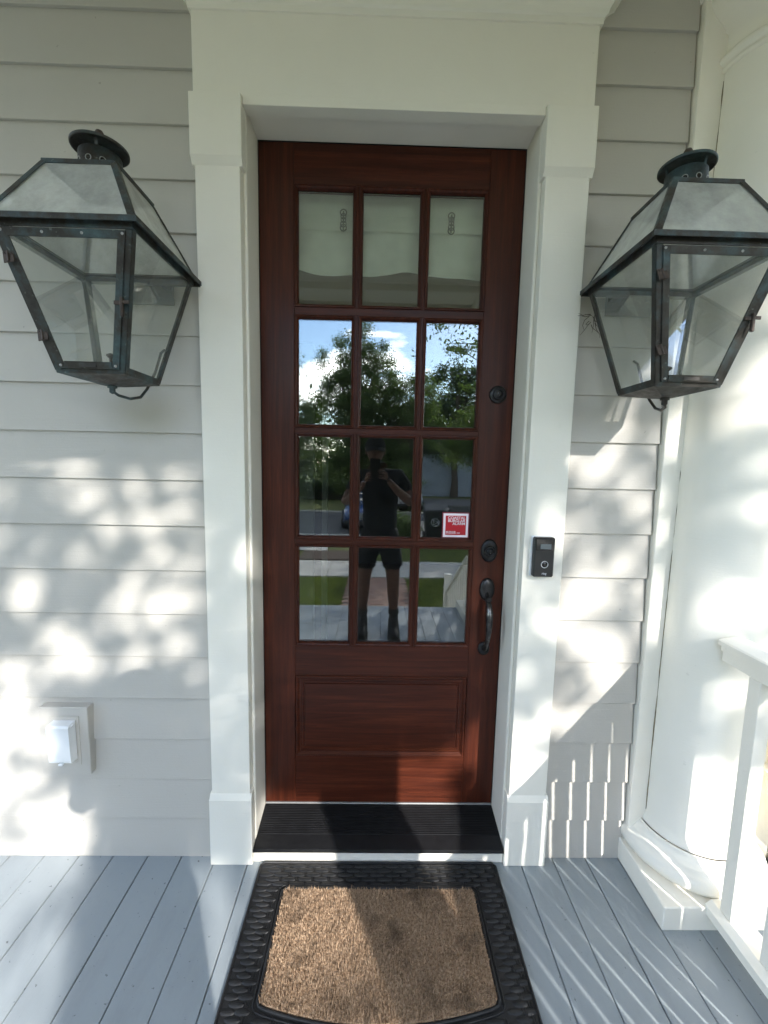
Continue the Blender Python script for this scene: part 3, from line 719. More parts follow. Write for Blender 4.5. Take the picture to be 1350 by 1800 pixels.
# ---- columns
def make_column(cx, cy, r0, label, base=0.0):
    c = thing('porch_column', label, 'column', (cx, cy, base), 'round white porch columns')
    HB_ = .235
    MB().box(cx - HB_, cx + HB_, cy - HB_, cy + HB_, base, base + .084, .003).build('plinth', 'trim', c)
    s_ = r0 / .16
    prof = [(.12, .0845), (.210, .0845), (.224, .090), (.233, .101), (.2355, .116), (.231, .131), (.220, .142), (.208, .147), (.207, .153), (.200, .156), (.190, .166), (.183, .176), (.1825, .183), (.176, .1845)]
    MB().lathe([(r * (s_ if r > .13 else 1), z + base) for r, z in prof], 64, (cx, cy, 0)).build('base_moulding', 'trim', c)
    H = 2.93
    sh = [(r0 * 1.06, .184), (r0 * 1.055, .190), (r0 * 1.02, .205), (r0, .225), (r0, .9), (r0 * .985, 1.5), (r0 * .95, 2.1), (r0 * .905, 2.66)]
    MB().lathe([(r, z + base) for r, z in sh], 64, (cx, cy, 0)).build('shaft', 'trim', c)
    rt = r0 * .905
    cap = [(rt, 2.66), (rt + .007, 2.661), (rt + .009, 2.668), (rt + .007, 2.674), (rt + .004, 2.676), (rt + .014, 2.680), (rt + .020, 2.690), (rt + .014, 2.701), (rt + .003, 2.704), (rt, 2.710), (rt, 2.765), (rt + .008, 2.768), (rt + .010, 2.779), (rt + .016, 2.781), (rt + .020, 2.792), (rt + .028, 2.797), (rt + .045, 2.815), (rt + .058, 2.838), (rt + .062, 2.856), (rt + .052, 2.866)]
    MB().lathe(cap, 64, (cx, cy, 0)).build('capital', 'trim', c)
    MB().box(cx - .225, cx + .225, cy - .225, cy + .225, 2.866, H, .003).build('abacus', 'trim', c)
    return c
cw = make_column(1.140, -.160, .158, 'thick round white column standing against the wall beside the right lantern')
m = MB(); pts = []; rs = []
for i in range(60):
    t = i / 59; z = .22 + 2.42 * t; rr = .158 * (1 if z < .9 else 1 - .095 * (z - .9) / 1.76)
    pts.append((1.140 - rr - .0005 + random.uniform(-.0006, .0006), -.1588, z)); rs.append(random.uniform(.0006, .0026))
m.tube(pts, rs, 6); m.build('caulk_seam', simple('dirty caulk', (.30, .24, .15), .9, var=.5, vs=60), cw)
make_column(1.040, -2.385, .146, 'round white column at the porch steps where the railing ends')
make_column(-1.075, -2.385, .146, 'round white column on the far left side of the steps')

# ---- porch railing
rl = thing('porch_railing', 'white railing with square balusters running from the wall column to the front column', 'railing', (1.095, -1.27, 0))
ya, yb_ = -2.20, -.315
tp = [(1.047, .925), (1.047, .938), (1.052, .942), (1.095, .950), (1.138, .942), (1.143, .938), (1.143, .925), (1.132, .921), (1.132, .905), (1.058, .905), (1.058, .921)]
MB().prism(tp, ya, yb_, 'y').build('handrail', 'trim', rl)
MB().prism([(1.065, .872), (1.125, .872), (1.125, .9045), (1.065, .9045)], ya, yb_, 'y').build('sub_rail', 'trim', rl)
MB().prism([(1.042, .060), (1.042, .088), (1.062, .104), (1.122, .104), (1.142, .088), (1.142, .060)], ya, -.385, 'y').build('bottom_rail', 'trim', rl)
b0_ = MB().box(-.0205, .0205, -.0205, .0205, .1045, .8715, .0015)
off = rl['_o']; b0_.v = [(p[0] + off[0], p[1] + off[1], p[2] + off[2]) for p in b0_.v]
b0_ = b0_.build('baluster', 'trim', rl)
k = 0; y = -.437
while y > ya + .03:
    o = b0_ if k == 0 else share(b0_, (0, 0, 0), rl)
    o.location = (-.012, y - off[1], 0); k += 1; y -= .140
# ---- stair, stair railing
stp = thing('porch_steps', 'wooden steps painted blue grey leading down from the porch', 'steps', (0, -3.1, GZ))
for i in range(4):
    yy = -2.66 - i * .28; zt = -.18 * (i + 1)
    MB().box(-.88, .88, yy - .29, yy, zt - .03, zt, .003).build('tread', 'floor', stp)
    MB().box(-.88, .88, yy - .012, yy, zt - .15 + (0 if i < 3 else -.0), zt + .148 if i == 0 else zt + .148, 0).build('riser', 'trim', stp)
sr_ = thing('stair_railing', 'low white stair railing sloping down beside the right of the steps', 'railing', (.93, -3.3, GZ))
def stair_z(y): return .50 + (y + 2.70) * .60
MB().bar((.93, -2.66, stair_z(-2.66)), (.93, -3.85, stair_z(-3.85)), .07, .035, c=.003).build('handrail', 'trim', sr_)
MB().bar((.93, -2.66, stair_z(-2.66) - .58), (.93, -3.85, stair_z(-3.85) - .58), .05, .04, c=.003).build('bottom_rail', 'trim', sr_)
bb_ = None
for i in range(10):
    yy = -2.74 - i * .115
    bm_ = MB().box(-.017, .017, -.017, .017, -.56, -.016, .001)
    if bb_ is None:
        o_ = sr_['_o']; bm_.v = [(p[0] + o_[0], p[1] + o_[1], p[2] + o_[2]) for p in bm_.v]; bb_ = bm_.build('baluster', 'trim', sr_); o = bb_
    else: o = share(bb_, (0, 0, 0), sr_)
    o.location = (0, yy + 3.3, stair_z(yy) - GZ)
MB().box(.885, .975, -3.94, -3.85, GZ, .02, .004).build('newel_post', 'trim', sr_)

# ---- porch roof
pr_ = thing('porch_roof', 'white panelled porch roof with deep beam and gutter above the door', 'roof', (0, -1.4, 3.0))
MB().box(-2.45, 1.69, -2.62, -.10, 3.05, 3.066, .002).build('ceiling_panel', 'trim', pr_)
MB().box(-2.5, 1.74, -2.68, -.121, 3.0665, 3.12).build('roof_deck', 'roof_dark', pr_)
MB().box(-2.45, 1.70, -2.53, -2.25, 2.931, 3.049, .004).build('front_beam', 'trim', pr_)
MB().box(.98, 1.24, -2.249, -.16, 2.931, 3.049, .004).build('side_beam', 'trim', pr_)
m = MB()
for (yy, zz, s_) in ((-2.25, 3.02, 1), (-.122, 3.02, -1)):
    q = [(yy, 3.0485), (yy + s_ * .05, 3.0485), (yy + s_ * .046, 3.036), (yy + s_ * .02, 3.010), (yy + s_ * .010, 2.995), (yy, 2.99)]
    m.prism(q, -2.4, .97)
m.build('cornice', 'trim', pr_)
MB().box(-2.5, 1.742, -2.70, -2.6805, 2.845, 3.12, .003).build('fascia', 'trim', pr_)
MB().box(1.7425, 1.762, -2.70, -.121, 2.845, 3.12, .003).build('fascia', 'trim', pr_)
MB().prism([(-2.70, 3.10), (-.12, 3.9), (-.12, 3.95), (-2.74, 3.15)], -2.52, 1.78).build('roof_slope', 'roof_dark', pr_)

# ---- doormat
dm = thing('doormat', 'black rubber doormat with woven border and tan coir middle', 'doormat', (0, -.45, 0))
def arc_y(xx, ye, ym, hw): return ye + (ym - ye) * (1 - (xx / hw) ** 2)
def outline(hw, yt, ye, ym, n=24, r=.012):
    pts = [(-hw, yt - r), (-hw + r, yt), (hw - r, yt), (hw, yt - r), (hw, ye + r), (hw - r * .6, ye)]
    for i in range(1, n): xx = hw * (1 - 2 * i / n); pts.append((xx, arc_y(xx, ye, ym, hw)))
    pts += [(-hw + r * .6, ye), (-hw, ye + r)]
    return pts
def slab(pts, z0, z1, inset=.004):
    m = MB(); n = len(pts); cy = -.42
    top = [(p[0] * (1 - inset / .43), cy + (p[1] - cy) * (1 - inset / .3), z1) for p in pts]
    mid = [(p[0], p[1], z1 - .003) for p in pts]; bot = [(p[0], p[1], z0) for p in pts]
    vs = top + mid + bot
    m.add(vs, [tuple(range(n))] + [(i, (i + 1) % n, (i + 1) % n + n, i + n) for i in range(n)] + [(i + n, (i + 1) % n + n, (i + 1) % n + 2 * n, i + 2 * n) for i in range(n)])
    return m
slab(outline(.432, -.168, -.705, -.775), .0015, .0075).build('rubber_base', 'rubber', dm)
def rim_tube(pts, z, r): 
    m = MB(); pts = [(p[0], p[1], z) for p in pts]; m.tube(pts + [pts[0]], r, 8, False); return m
rim_tube(outline(.4275, -.1725, -.701, -.771), .0085, .0040).build('outer_lip', 'rubber', dm)
rim_tube(outline(.330, -.268, -.592, -.637), .0095, .0050).build('inner_lip', 'rubber', dm)
rim_tube(outline(.341, -.2585, -.602, -.648), .0085, .0026).build('inner_lip', 'rubber', dm)
def loz_mesh(L, Wd, H):
    m = MB(); n = 8; rows = []
    for i in range(n + 1):
        u = -1 + 2 * i / n; w = Wd / 2 * math.sqrt(max(0, 1 - abs(u) ** 2.3)) + .0008; h = H * (1 - .55 * u * u)
        rows.append([(u * L / 2, -w, 0), (u * L / 2, -w * .62, h * .75), (u * L / 2, 0, h), (u * L / 2, w * .62, h * .75), (u * L / 2, w, 0)])
    vs = [p for r in rows for p in r]
    m.add(vs, [(i * 5 + j, i * 5 + j + 1, (i + 1) * 5 + j + 1, (i + 1) * 5 + j) for i in range(n) for j in range(4)], True); return m
lz = loz_mesh(.0545, .0158, .0040); o_ = dm['_o']; lz.v = [(p[0] + o_[0], p[1] + o_[1], p[2] + o_[2]) for p in lz.v]
lz = lz.build('weave', 'rubber', dm); spots = []
for j in range(5):
    yy = -.185 - j * .0165
    for i in range(15):
        xx = -.40 + (i + .5 * (j % 2)) * .0562
        if abs(xx) < .408: spots.append((xx, yy))
yy = -.272; j = 0
while yy > -.70:
    for sx in (-1, 1):
        for q in range(2):
            xx = sx * (.3655 + q * .040) if j % 2 == 0 else sx * (.3855 + (q - .5) * .0)
            if j % 2 and q: continue
            spots.append((xx, yy))
    yy -= .0165; j += 1
for j in range(4):
    for i in range(12):
        xx = -.31 + (i + .5 * (j % 2)) * .0562
        if abs(xx) < .335: spots.append((xx, arc_y(xx, -.617 - j * .0165, -.667 - j * .0165, .33) + .0))
ribs = MB()
for i, (xx, yy) in enumerate(spots):
    o = lz if i == 0 else share(lz, (0, 0, 0), dm)
    o.location = (xx, yy + .45, .0072)
    if abs(xx) > .34 and yy < -.27: o.scale = (.80, .95, 1)
    if i % 1 == 0 and abs(xx) < .39:
        for q in (-.0035, .0035):
            ribs.bar((xx + .0281 + q, yy - .007, .0095), (xx + .0281 + q, yy + .007, .0095), .0028, .003)
ribs.build('cross_rib', 'rubber', dm, kind='stuff')
slab(outline(.325, -.273, -.587, -.632), .006, .0125).build('coir_pad', 'coir', dm)
# coir pile
nf = 36000
fx = rng.uniform(-.322, .322, nf); fy = rng.uniform(-.632, -.276, nf)
keep = fy > (-.585 + (-.630 + .585) * (1 - (fx / .325) ** 2)); fx = fx[keep]; fy = fy[keep]; nf = len(fx)
ang = rng.uniform(0, 2 * math.pi, nf); ln_ = rng.uniform(.006, .014, nf); wd = rng.uniform(.0010, .0020, nf); zt = .0145 + rng.uniform(.001, .009, nf)
lump = .0035 * np.sin(fx * 90 + 3 * np.sin(fy * 50)) * np.sin(fy * 110 + 2 * np.sin(fx * 40)); zt += lump
dx = np.cos(ang); dy = np.sin(ang)
v = np.zeros((nf, 3, 3))
v[:, 0] = np.stack([fx - dy * wd, fy + dx * wd, np.full(nf, .0115)], 1); v[:, 1] = np.stack([fx + dy * wd, fy - dx * wd, np.full(nf, .0115)], 1)
v[:, 2] = np.stack([fx + dx * ln_ * .7, fy + dy * ln_ * .7, zt], 1)
def tri_obj(name, v, k, mat, parent=None, **props):
    me = bpy.data.meshes.new(name); n = len(v)
    off = np.array(parent['_o']) if parent is not None else np.zeros(3)
    me.vertices.add(n * k); me.vertices.foreach_set('co', (v.reshape(-1, 3) - off).ravel())
    me.loops.add(n * k); me.loops.foreach_set('vertex_index', np.arange(n * k))
    me.polygons.add(n); me.polygons.foreach_set('loop_start', np.arange(n) * k); me.polygons.foreach_set('loop_total', np.full(n, k))
    me.update(calc_edges=True); me.materials.append(M[mat])
    return link(name, me, parent, **props)
tri_obj('coir_pile', v, 3, 'coir', dm, kind='stuff')

# ---- planter at the far right
up = thing('fluted_urn', 'white fluted urn planter beyond the column at the right edge', 'planter', (1.60, -.22, 0))
m = MB(); n = 72; prof = [(.13, .0), (.15, .02), (.15, .04), (.09, .06), (.075, .10), (.10, .13), (.155, .20), (.190, .30), (.200, .38), (.205, .385), (.215, .39), (.215, .405), (.20, .41), (.21, .46), (.225, .56), (.235, .575), (.235, .60), (.20, .60)]
vs = []
for i, (r, z) in enumerate(prof):
    fl = .010 if 5 <= i <= 8 or 12 <= i <= 14 else 0
    for k in range(n):
        a = 2 * math.pi * k / n; rr = r * 1.0 + fl * abs(math.sin(a * 12)) - fl
        vs.append((1.60 + rr * math.cos(a), -.22 + rr * math.sin(a), z))
m.add(vs, [(i * n + k, i * n + (k + 1) % n, (i + 1) * n + (k + 1) % n, (i + 1) * n + k) for i in range(len(prof) - 1) for k in range(n)], True)
m.build('urn_body', 'trim', up); MB().lathe([(.215, .57), (.001, .575)], 32, (1.60, -.22, 0)).build('soil', 'mulch', up)

# ============================================================ GARDEN AND STREET
MB().add([(-300, -300, GZ - .03), (300, -300, GZ - .03), (300, 300, GZ - .03), (-300, 300, GZ - .03)], [(0, 1, 2, 3)]).build('lawn', 'lawn', None, kind='structure')
sw = thing('sidewalk', None, None, (0, -7.8, GZ), kind='structure')
s0 = MB().box(-.757, .757, -8.46, -7.06, GZ - .05, GZ + .004, .006).build('slab', 'concrete', sw)
s0.location = (.48 + .76, 0, 0)
for i in range(-9, 10):
    if i: share(s0, (.48 + .76 + i * 1.53, 0, random.uniform(-.003, .003)), sw)
bw = thing('brick_walk', None, None, (0, -5.4, GZ), kind='structure')
MB().box(-.56, .56, -7.055, -3.5, GZ - .06, GZ - .012).build('sand_bed', 'sand', bw)
bk = MB().box(-.0965, .0965, -.046, .046, -.05, 0, .004); o_ = bw['_o']; bk.v = [(p[0] + o_[0], p[1] + o_[1], p[2] + o_[2]) for p in bk.v]
bk = bk.build('brick', 'brick', bw); cnt = 0
for j in range(35):
    for i in range(6 if j % 2 else 5):
        xx = -.50 + i * .2 + (0 if j % 2 else .1)
        o = bk if cnt == 0 else share(bk, (0, 0, 0), bw); cnt += 1
        o.location = (xx, -3.60 - j * .0985 + 5.4, random.uniform(-.002, .003)); o.rotation_euler = (random.uniform(-.01, .01), random.uniform(-.01, .01), random.uniform(-.012, .012))
MB().add([(-300, -18.2, GZ + .000), (300, -18.2, GZ + .000), (300, -11.9, GZ + .000), (-300, -11.9, GZ + .000)], [(0, 1, 2, 3)]).build('road', 'asphalt', None, kind='structure')
kb = thing('kerb', None, None, (0, -11.8, GZ), kind='structure')
k0 = MB().box(-1.49, 1.49, -11.9, -11.75, GZ - .1, GZ + .06, .01).build('kerb_stone', 'concrete', kb)
for i in range(-6, 7):
    if i: share(k0, (i * 3.0, 0, 0), kb)
    share(k0, (i * 3.0, -6.5, 0), kb)
MB().add([(2.6, -27, GZ + .01), (8.5, -27, GZ + .01), (7.4, -18.1, GZ + .01), (3.2, -18.1, GZ + .01)], [(0, 1, 2, 3)]).build('driveway', 'asphalt', None, kind='structure')
MB().add([(-6.5, -11.74, GZ + .004), (-1.6, -11.74, GZ + .004), (-1.3, -9.6, GZ + .004), (-6.5, -9.6, GZ + .004)], [(0, 1, 2, 3)]).build('paved_apron', 'concrete', None, kind='structure')
MB().box(-1.9, -.65, -9.5, -8.47, GZ - .05, GZ + .03, .02).build('mulch_bed', 'mulch', None, kind='structure')
# grass blades
def blades(n, x0, x1, y0, y1, h, skip=None):
    fx = rng.uniform(x0, x1, n); fy = rng.uniform(y0, y1, n)
    if skip is not None: k = ~skip(fx, fy); fx = fx[k]; fy = fy[k]
    n = len(fx); a = rng.uniform(0, 6.283, n); hh = rng.uniform(h * .5, h, n); w = rng.uniform(.003, .006, n); lx = rng.normal(0, .35, n) * hh; ly = rng.normal(0, .35, n) * hh
    v = np.zeros((n, 3, 3)); z0 = GZ - .03
    v[:, 0] = np.stack([fx - np.cos(a) * w, fy - np.sin(a) * w, np.full(n, z0)], 1); v[:, 1] = np.stack([fx + np.cos(a) * w, fy + np.sin(a) * w, np.full(n, z0)], 1)
    v[:, 2] = np.stack([fx + lx, fy + ly, z0 + hh], 1); return v
gv = np.concatenate([blades(60000, -3.6, 3.6, -7.03, -3.0, .075, lambda x_, y_: (np.abs(x_) < .575) | ((y_ > -3.95) & (np.abs(x_) < .95))), blades(26000, -6, 5.5, -11.7, -8.5, .08, lambda x_, y_: (x_ < -.6) & (y_ < -9.55) & (x_ > -6.6) | ((x_ < -.62) & (x_ > -1.93) & (y_ > -9.55)))])
tri_obj('grass', gv, 3, 'grass', None, kind='stuff', label='short green lawn grass in front of the porch', category='grass')

# ---- trees
def leaf_cloud(n, centers, radii, size, flat=1.0):
    k = rng.integers(0, len(centers), n); c = np.array(centers)[k]; r = np.array(radii)[k]
    d = rng.normal(size=(n, 3)); d /= np.linalg.norm(d, axis=1)[:, None]
    p = c + rng.normal(size=(n, 3)) * .58 * r * np.array([1, 1, flat])
    a = rng.normal(size=(n, 3)); a /= np.linalg.norm(a, axis=1)[:, None]; b = np.cross(a, rng.normal(size=(n, 3))); b /= np.linalg.norm(b, axis=1)[:, None]
    s = (rng.uniform(.6, 1.25, n) * size)[:, None]
    v = np.zeros((n, 4, 3)); v[:, 0] = p - a * s; v[:, 1] = p + b * s * .42; v[:, 2] = p + a * s; v[:, 3] = p - b * s * .42
    return v
def tree(name, label, base, height, tr_r, ell, nclump, nleaf, size, mat, clump_r=.55, flat=.8, group=None, lean=(0, 0), shell=.75):
    t = thing(name, label, 'tree', base, group)
    bx, by, bz = base; cents = []; rad = []
    tot = sum(e[3] * e[4] * e[5] for e in ell)
    for e in ell:
        m_ = max(3, int(nclump * e[3] * e[4] * e[5] / tot))
        for _ in range(m_):
            d = rng.normal(size=3); d /= np.linalg.norm(d); q = rng.uniform(.15, 1) ** (1 / 2.2) * (1 if rng.random() < shell else .6)
            cents.append((e[0] + d[0] * e[3] * q, e[1] + d[1] * e[4] * q, e[2] + d[2] * e[5] * q)); rad.append([clump_r * rng.uniform(.6, 1.3)] * 3)
    top = (bx + lean[0], by + lean[1], bz + height)
    m = MB(); pts = [Vector((bx, by, bz - .1)).lerp(Vector(top), i / 6) + Vector((math.sin(i * 1.7) * .06, math.cos(i * 1.3) * .06, 0)) for i in range(7)]
    m.tube(pts, [tr_r * (1.25 if i == 0 else 1 - i * .11) for i in range(7)], 12); m.build('trunk', 'bark', t)
    m = MB()
    for i, c in enumerate(cents):
        if i % 2: continue
        s_ = pts[2 + i % 4]; c = Vector(c)
        if c.z < s_.z: s_ = pts[2]
        mid = s_.lerp(c, .5) + Vector((rng.normal() * .12, rng.normal() * .12, .12))
        m.tube([s_, mid, c], [tr_r * .30, tr_r * .17, tr_r * .05], 5)
    m.build('limb', 'bark', t)
    tri_obj('crown', leaf_cloud(nleaf, cents, rad, size, flat), 4, mat, t)
    return t
G = 'trees across the street'
tree('oak_tree', 'tall loose-topped tree across the street, highest in the door reflection', (-1.0, -21.5, GZ), 7.2, .20, [(-1.2, -21, 6.0, 1.9, 1.5, 2.9), (-.9, -21, 5.2, 2.2, 1.5, 2.2), (-.6, -21, 3.4, 2.6, 2, 2.4), (-.9, -21, 1.2, 3.0, 1.6, 1.4)], 230, 74000, .058, 'leaf_a', .40, .9, G)
tree('oak_tree', 'broad low tree at the left of the door reflection', (-5.2, -23, GZ), 4.5, .20, [(-5.2, -23, 3.4, 3.0, 2.2, 2.7), (-5.0, -22.5, 1.0, 3.0, 2, 1.6)], 120, 30000, .070, 'leaf_a', .42, .8, G)
tree('oak_tree', 'bushy tree right of the tallest one, beside the driveway', (1.4, -20.6, GZ), 4.8, .17, [(1.4, -20.6, 3.7, 2.0, 1.5, 2.5), (.9, -20.5, 1.2, 1.7, 1.3, 1.5)], 150, 42000, .056, 'leaf_b', .40, .8, G)
tree('evergreen_tree', 'dark dense tree behind the garage driveway', (5.4, -28.5, GZ), 7.0, .25, [(5.2, -28.5, 5.2, 2.9, 2.3, 3.6)], 90, 20000, .11, 'leaf_c', .6, .8, G)
tree('young_tree', 'thin sparse tree rising at the far left beyond the broad one', (-6.1, -27, GZ), 8.5, .10, [(-6.0, -27, 7.8, .9, .9, 2.4)], 40, 2600, .08, 'leaf_b', .36, .9, G)
tree('crape_myrtle', 'light green small tree with low hanging leaves by the kerb', (5.0, -14.3, GZ), 3.0, .09, [(4.1, -14.0, 2.5, 1.9, 1.3, 1.1), (3.0, -14.0, 2.0, 1.0, 1.0, .8)], 90, 24000, .045, 'leaf_b', .30, .8, G)
# the tree on the sun side whose leaves dapple the porch
def wallpt(u, w, d): return np.stack([u + .47 * d, -.14 - d, w + .544 * d], -1)
def depth_map(u, w):
    D = np.full(u.shape, 2.4)
    D = np.where((w > .70), 4.0, D)
    D = np.where((w <= .72) & (u > -1.16) & (u < -.44), 5.5, D)
    D = np.where((u > -.62) & (u < .42) & (w > .21), 5.5, D)
    D = np.where((w < .25) & (u < -1.06), .55, D)
    D = np.where((u < -1.17) & (w < .66), .65, D)
    D = np.where((u > .42) & (u < .64) & (w > .30), 4.2, D)
    D = np.where((u >= .64) & (w > .42), 2.3, D)
    D = np.where((u > .42) & (w > 1.15), 4.8, D)
    D = np.where((u > .30) & (w <= .42), .05, D)
    D = np.where((u > 1.0) & (w > .42), 4.6, D)
    D = np.where((w < .21) & (u > -.46) & (u < .30), .02, D)
    D = np.where((w > .16) & (w < .9) & (u > .36) & (u < .45), 4.0, D); D = np.where((w < .37) & (u > .02) & (u < .36), .01, D)
    D = np.where((w < -.02) & (u <= -.46) & (u > -.75), .6, D)
    D = np.where((w < -.34), .9, D)
    D = np.where((w < .1) & (u < -1.08), .12, D)
    D = np.where((w > 1.6), 3.0, D)
    for (hu, hw_, hr_) in ((-.47, 1.13, .05), (-.80, 1.13, .035), (-.86, 1.05, .04), (-.93, .97, .045), (-.97, .88, .035), (-1.02, .74, .04), (-1.24, .98, .06), (-1.28, .72, .06), (-.87, .75, .04), (.54, .94, .04), (.72, 1.02, .07), (.80, .82, .08), (.60, .55, .05), (1.22, 1.1, .08)):
        D = np.where((u - hu) ** 2 + (w - hw_) ** 2 < hr_ ** 2, .03, D)
    return D
n = 90000; u = rng.uniform(-2.4, 1.9, n); w = rng.uniform(-1.5, 2.4, n)
ns = np.sin(u * 27 + 2.5 * np.sin(w * 11 + 1)) * np.sin(w * 31 + 2.2 * np.sin(u * 10 + 2)) + .7 * np.sin(u * 11 + 3 * np.sin(w * 5.3)) * np.sin(w * 10.2 + 2 * np.sin(u * 6.1 + .5))
dm_ = depth_map(u, w); p_ = dm_ * np.clip(.65 + 1.5 * ns, np.where(dm_ > 5, .5, .04), 2.0) * (4.3 * 3.9 / (n * .0009)) 
kp = rng.uniform(0, 1, n) < p_
u = u[kp]; w = w[kp]; d = rng.uniform(6.0, 9.6, len(u)); cp0 = wallpt(u, w, d)
def leaves_at(p, size):
    n = len(p); a = rng.normal(size=(n, 3)); a /= np.linalg.norm(a, axis=1)[:, None]; b = np.cross(a, rng.normal(size=(n, 3))); b /= np.linalg.norm(b, axis=1)[:, None]
    s = (rng.uniform(.6, 1.25, n) * size)[:, None]; v = np.zeros((n, 4, 3)); v[:, 0] = p - a * s; v[:, 1] = p + b * s * .45; v[:, 2] = p + a * s; v[:, 3] = p - b * s * .45
    return v
lo = tree('live_oak', 'wide layered tree in the front garden casting dappled shade on the porch', (7.6, -10.8, GZ), 7.2, .24, [(9.2, -11.5, 8.2, 1.6, 1.9, 1.4), (3.0, -12.6, 5.0, 1.1, .8, .35), (2.9, -12.4, 6.0, 1.4, .8, .40), (3.4, -12.4, 4.1, 1.0, .8, .3)], 80, 13000, .050, 'leaf_b', .34, .35, None, (-.8, -.8), 1.0)
tri_obj('crown', leaves_at(cp0, .046), 4, 'leaf_b', lo)
m = MB()
for (a_, b_) in (((7.0, -11.2, 5.6), (2.2, -12.6, 5.2)), ((6.8, -11.4, 5.9), (2.0, -12.4, 6.2)), ((7.0, -11.3, 4.8), (2.6, -12.4, 4.2))):
    a_, b_ = Vector(a_), Vector(b_); pts = [a_.lerp(b_, i / 5) + Vector((0, .1 * math.sin(i * 2), .15 * math.sin(i * 1.4))) for i in range(6)]
    m.tube(pts, [.06, .05, .04, .03, .02, .008], 6)
m.build('limb', 'bark', lo)
G2 = 'unseen trees added to block open sky'  # two trees added out of view to cut skylight reaching the porch
tree('sky_blocker_tree', 'large leafy tree added out of view right of the porch to block open sky', (6.6, -3.2, GZ), 5.5, .22, [(6.6, -3.4, 3.6, 1.9, 2.8, 3.6)], 120, 26000, .11, 'leaf_b', .6, .9, G2)
tree('sky_blocker_tree', 'large leafy tree added out of view at the left front to block open sky', (-6.6, -8.6, GZ), 6.0, .28, [(-6.6, -8.6, 4.2, 2.9, 3.0, 3.8)], 120, 26000, .13, 'leaf_b', .75, .9, G2)
# far wood behind the houses
cs = []; rs = []
for i in range(130):
    xx = -26 + i * .4 + rng.normal() * .4; cs.append((xx, -33 + rng.normal() * 1.5, GZ + rng.uniform(.2, 5.0))); rs.append([rng.uniform(1.1, 1.8)] * 3)
for i in range(150):
    yy = -30 + i * .42; cs.append((17 + 3 * math.sin(i * .21) + rng.normal() * 1.2, yy, GZ + rng.uniform(.1, 2.4))); rs.append([rng.uniform(1.3, 2.2)] * 3)
for i in range(90):
    cs.append((-24 + rng.normal() * 1.5, -32 + i * .6, GZ + rng.uniform(.1, 2.4))); rs.append([rng.uniform(1.3, 2.2)] * 3)
tri_obj('distant_wood', leaf_cloud(90000, cs, rs, .22), 4, 'leaf_c', None, kind='stuff', label='dark wood closing off the view beyond the street and lawns', category='wood')
hg = thing('clipped_hedge', 'low dense hedge along the far lawn', 'hedge', (-4.5, -25, GZ))
hc = [(-9 + i * .42, -25.2, GZ + .6 + .15 * math.sin(i)) for i in range(24)]
tri_obj('foliage', leaf_cloud(14000, hc, [[.55] * 3] * len(hc), .08), 4, 'leaf_c', hg)
MB().box(-9, .6, -25.4, -25.0, GZ, GZ + .5).build('hedge_stem', 'bark', hg)

# ---- garage across the street
gr = thing('garage_building', 'low blue grey garage with wide panel doors at the end of the driveway', 'garage', (5.5, -29, GZ))
MB().box(1.2, 9.6, -33, -29.0, GZ, GZ + 3.0).build('wall', 'house_far', gr)
MB().prism([(.7, GZ + 3.0), (10.1, GZ + 3.0), (5.4, GZ + 5.2)], -33.4, -28.7, 'y').build('roof', 'roof_dark', gr)
for i in range(2):
    xx = 3.0 + i * 3.2
    g = MB().box(xx - .1, xx + 2.7, -29.04, -28.99, GZ, GZ + 2.35, .01).build('garage_door', 'white' if False else 'house_far', gr)
    for j in range(4): MB().box(xx, xx + 2.6, -29.07, -29.04, GZ + .05 + j * .56, GZ + .57 + j * .56, .015).build('door_panel', 'garage', g)

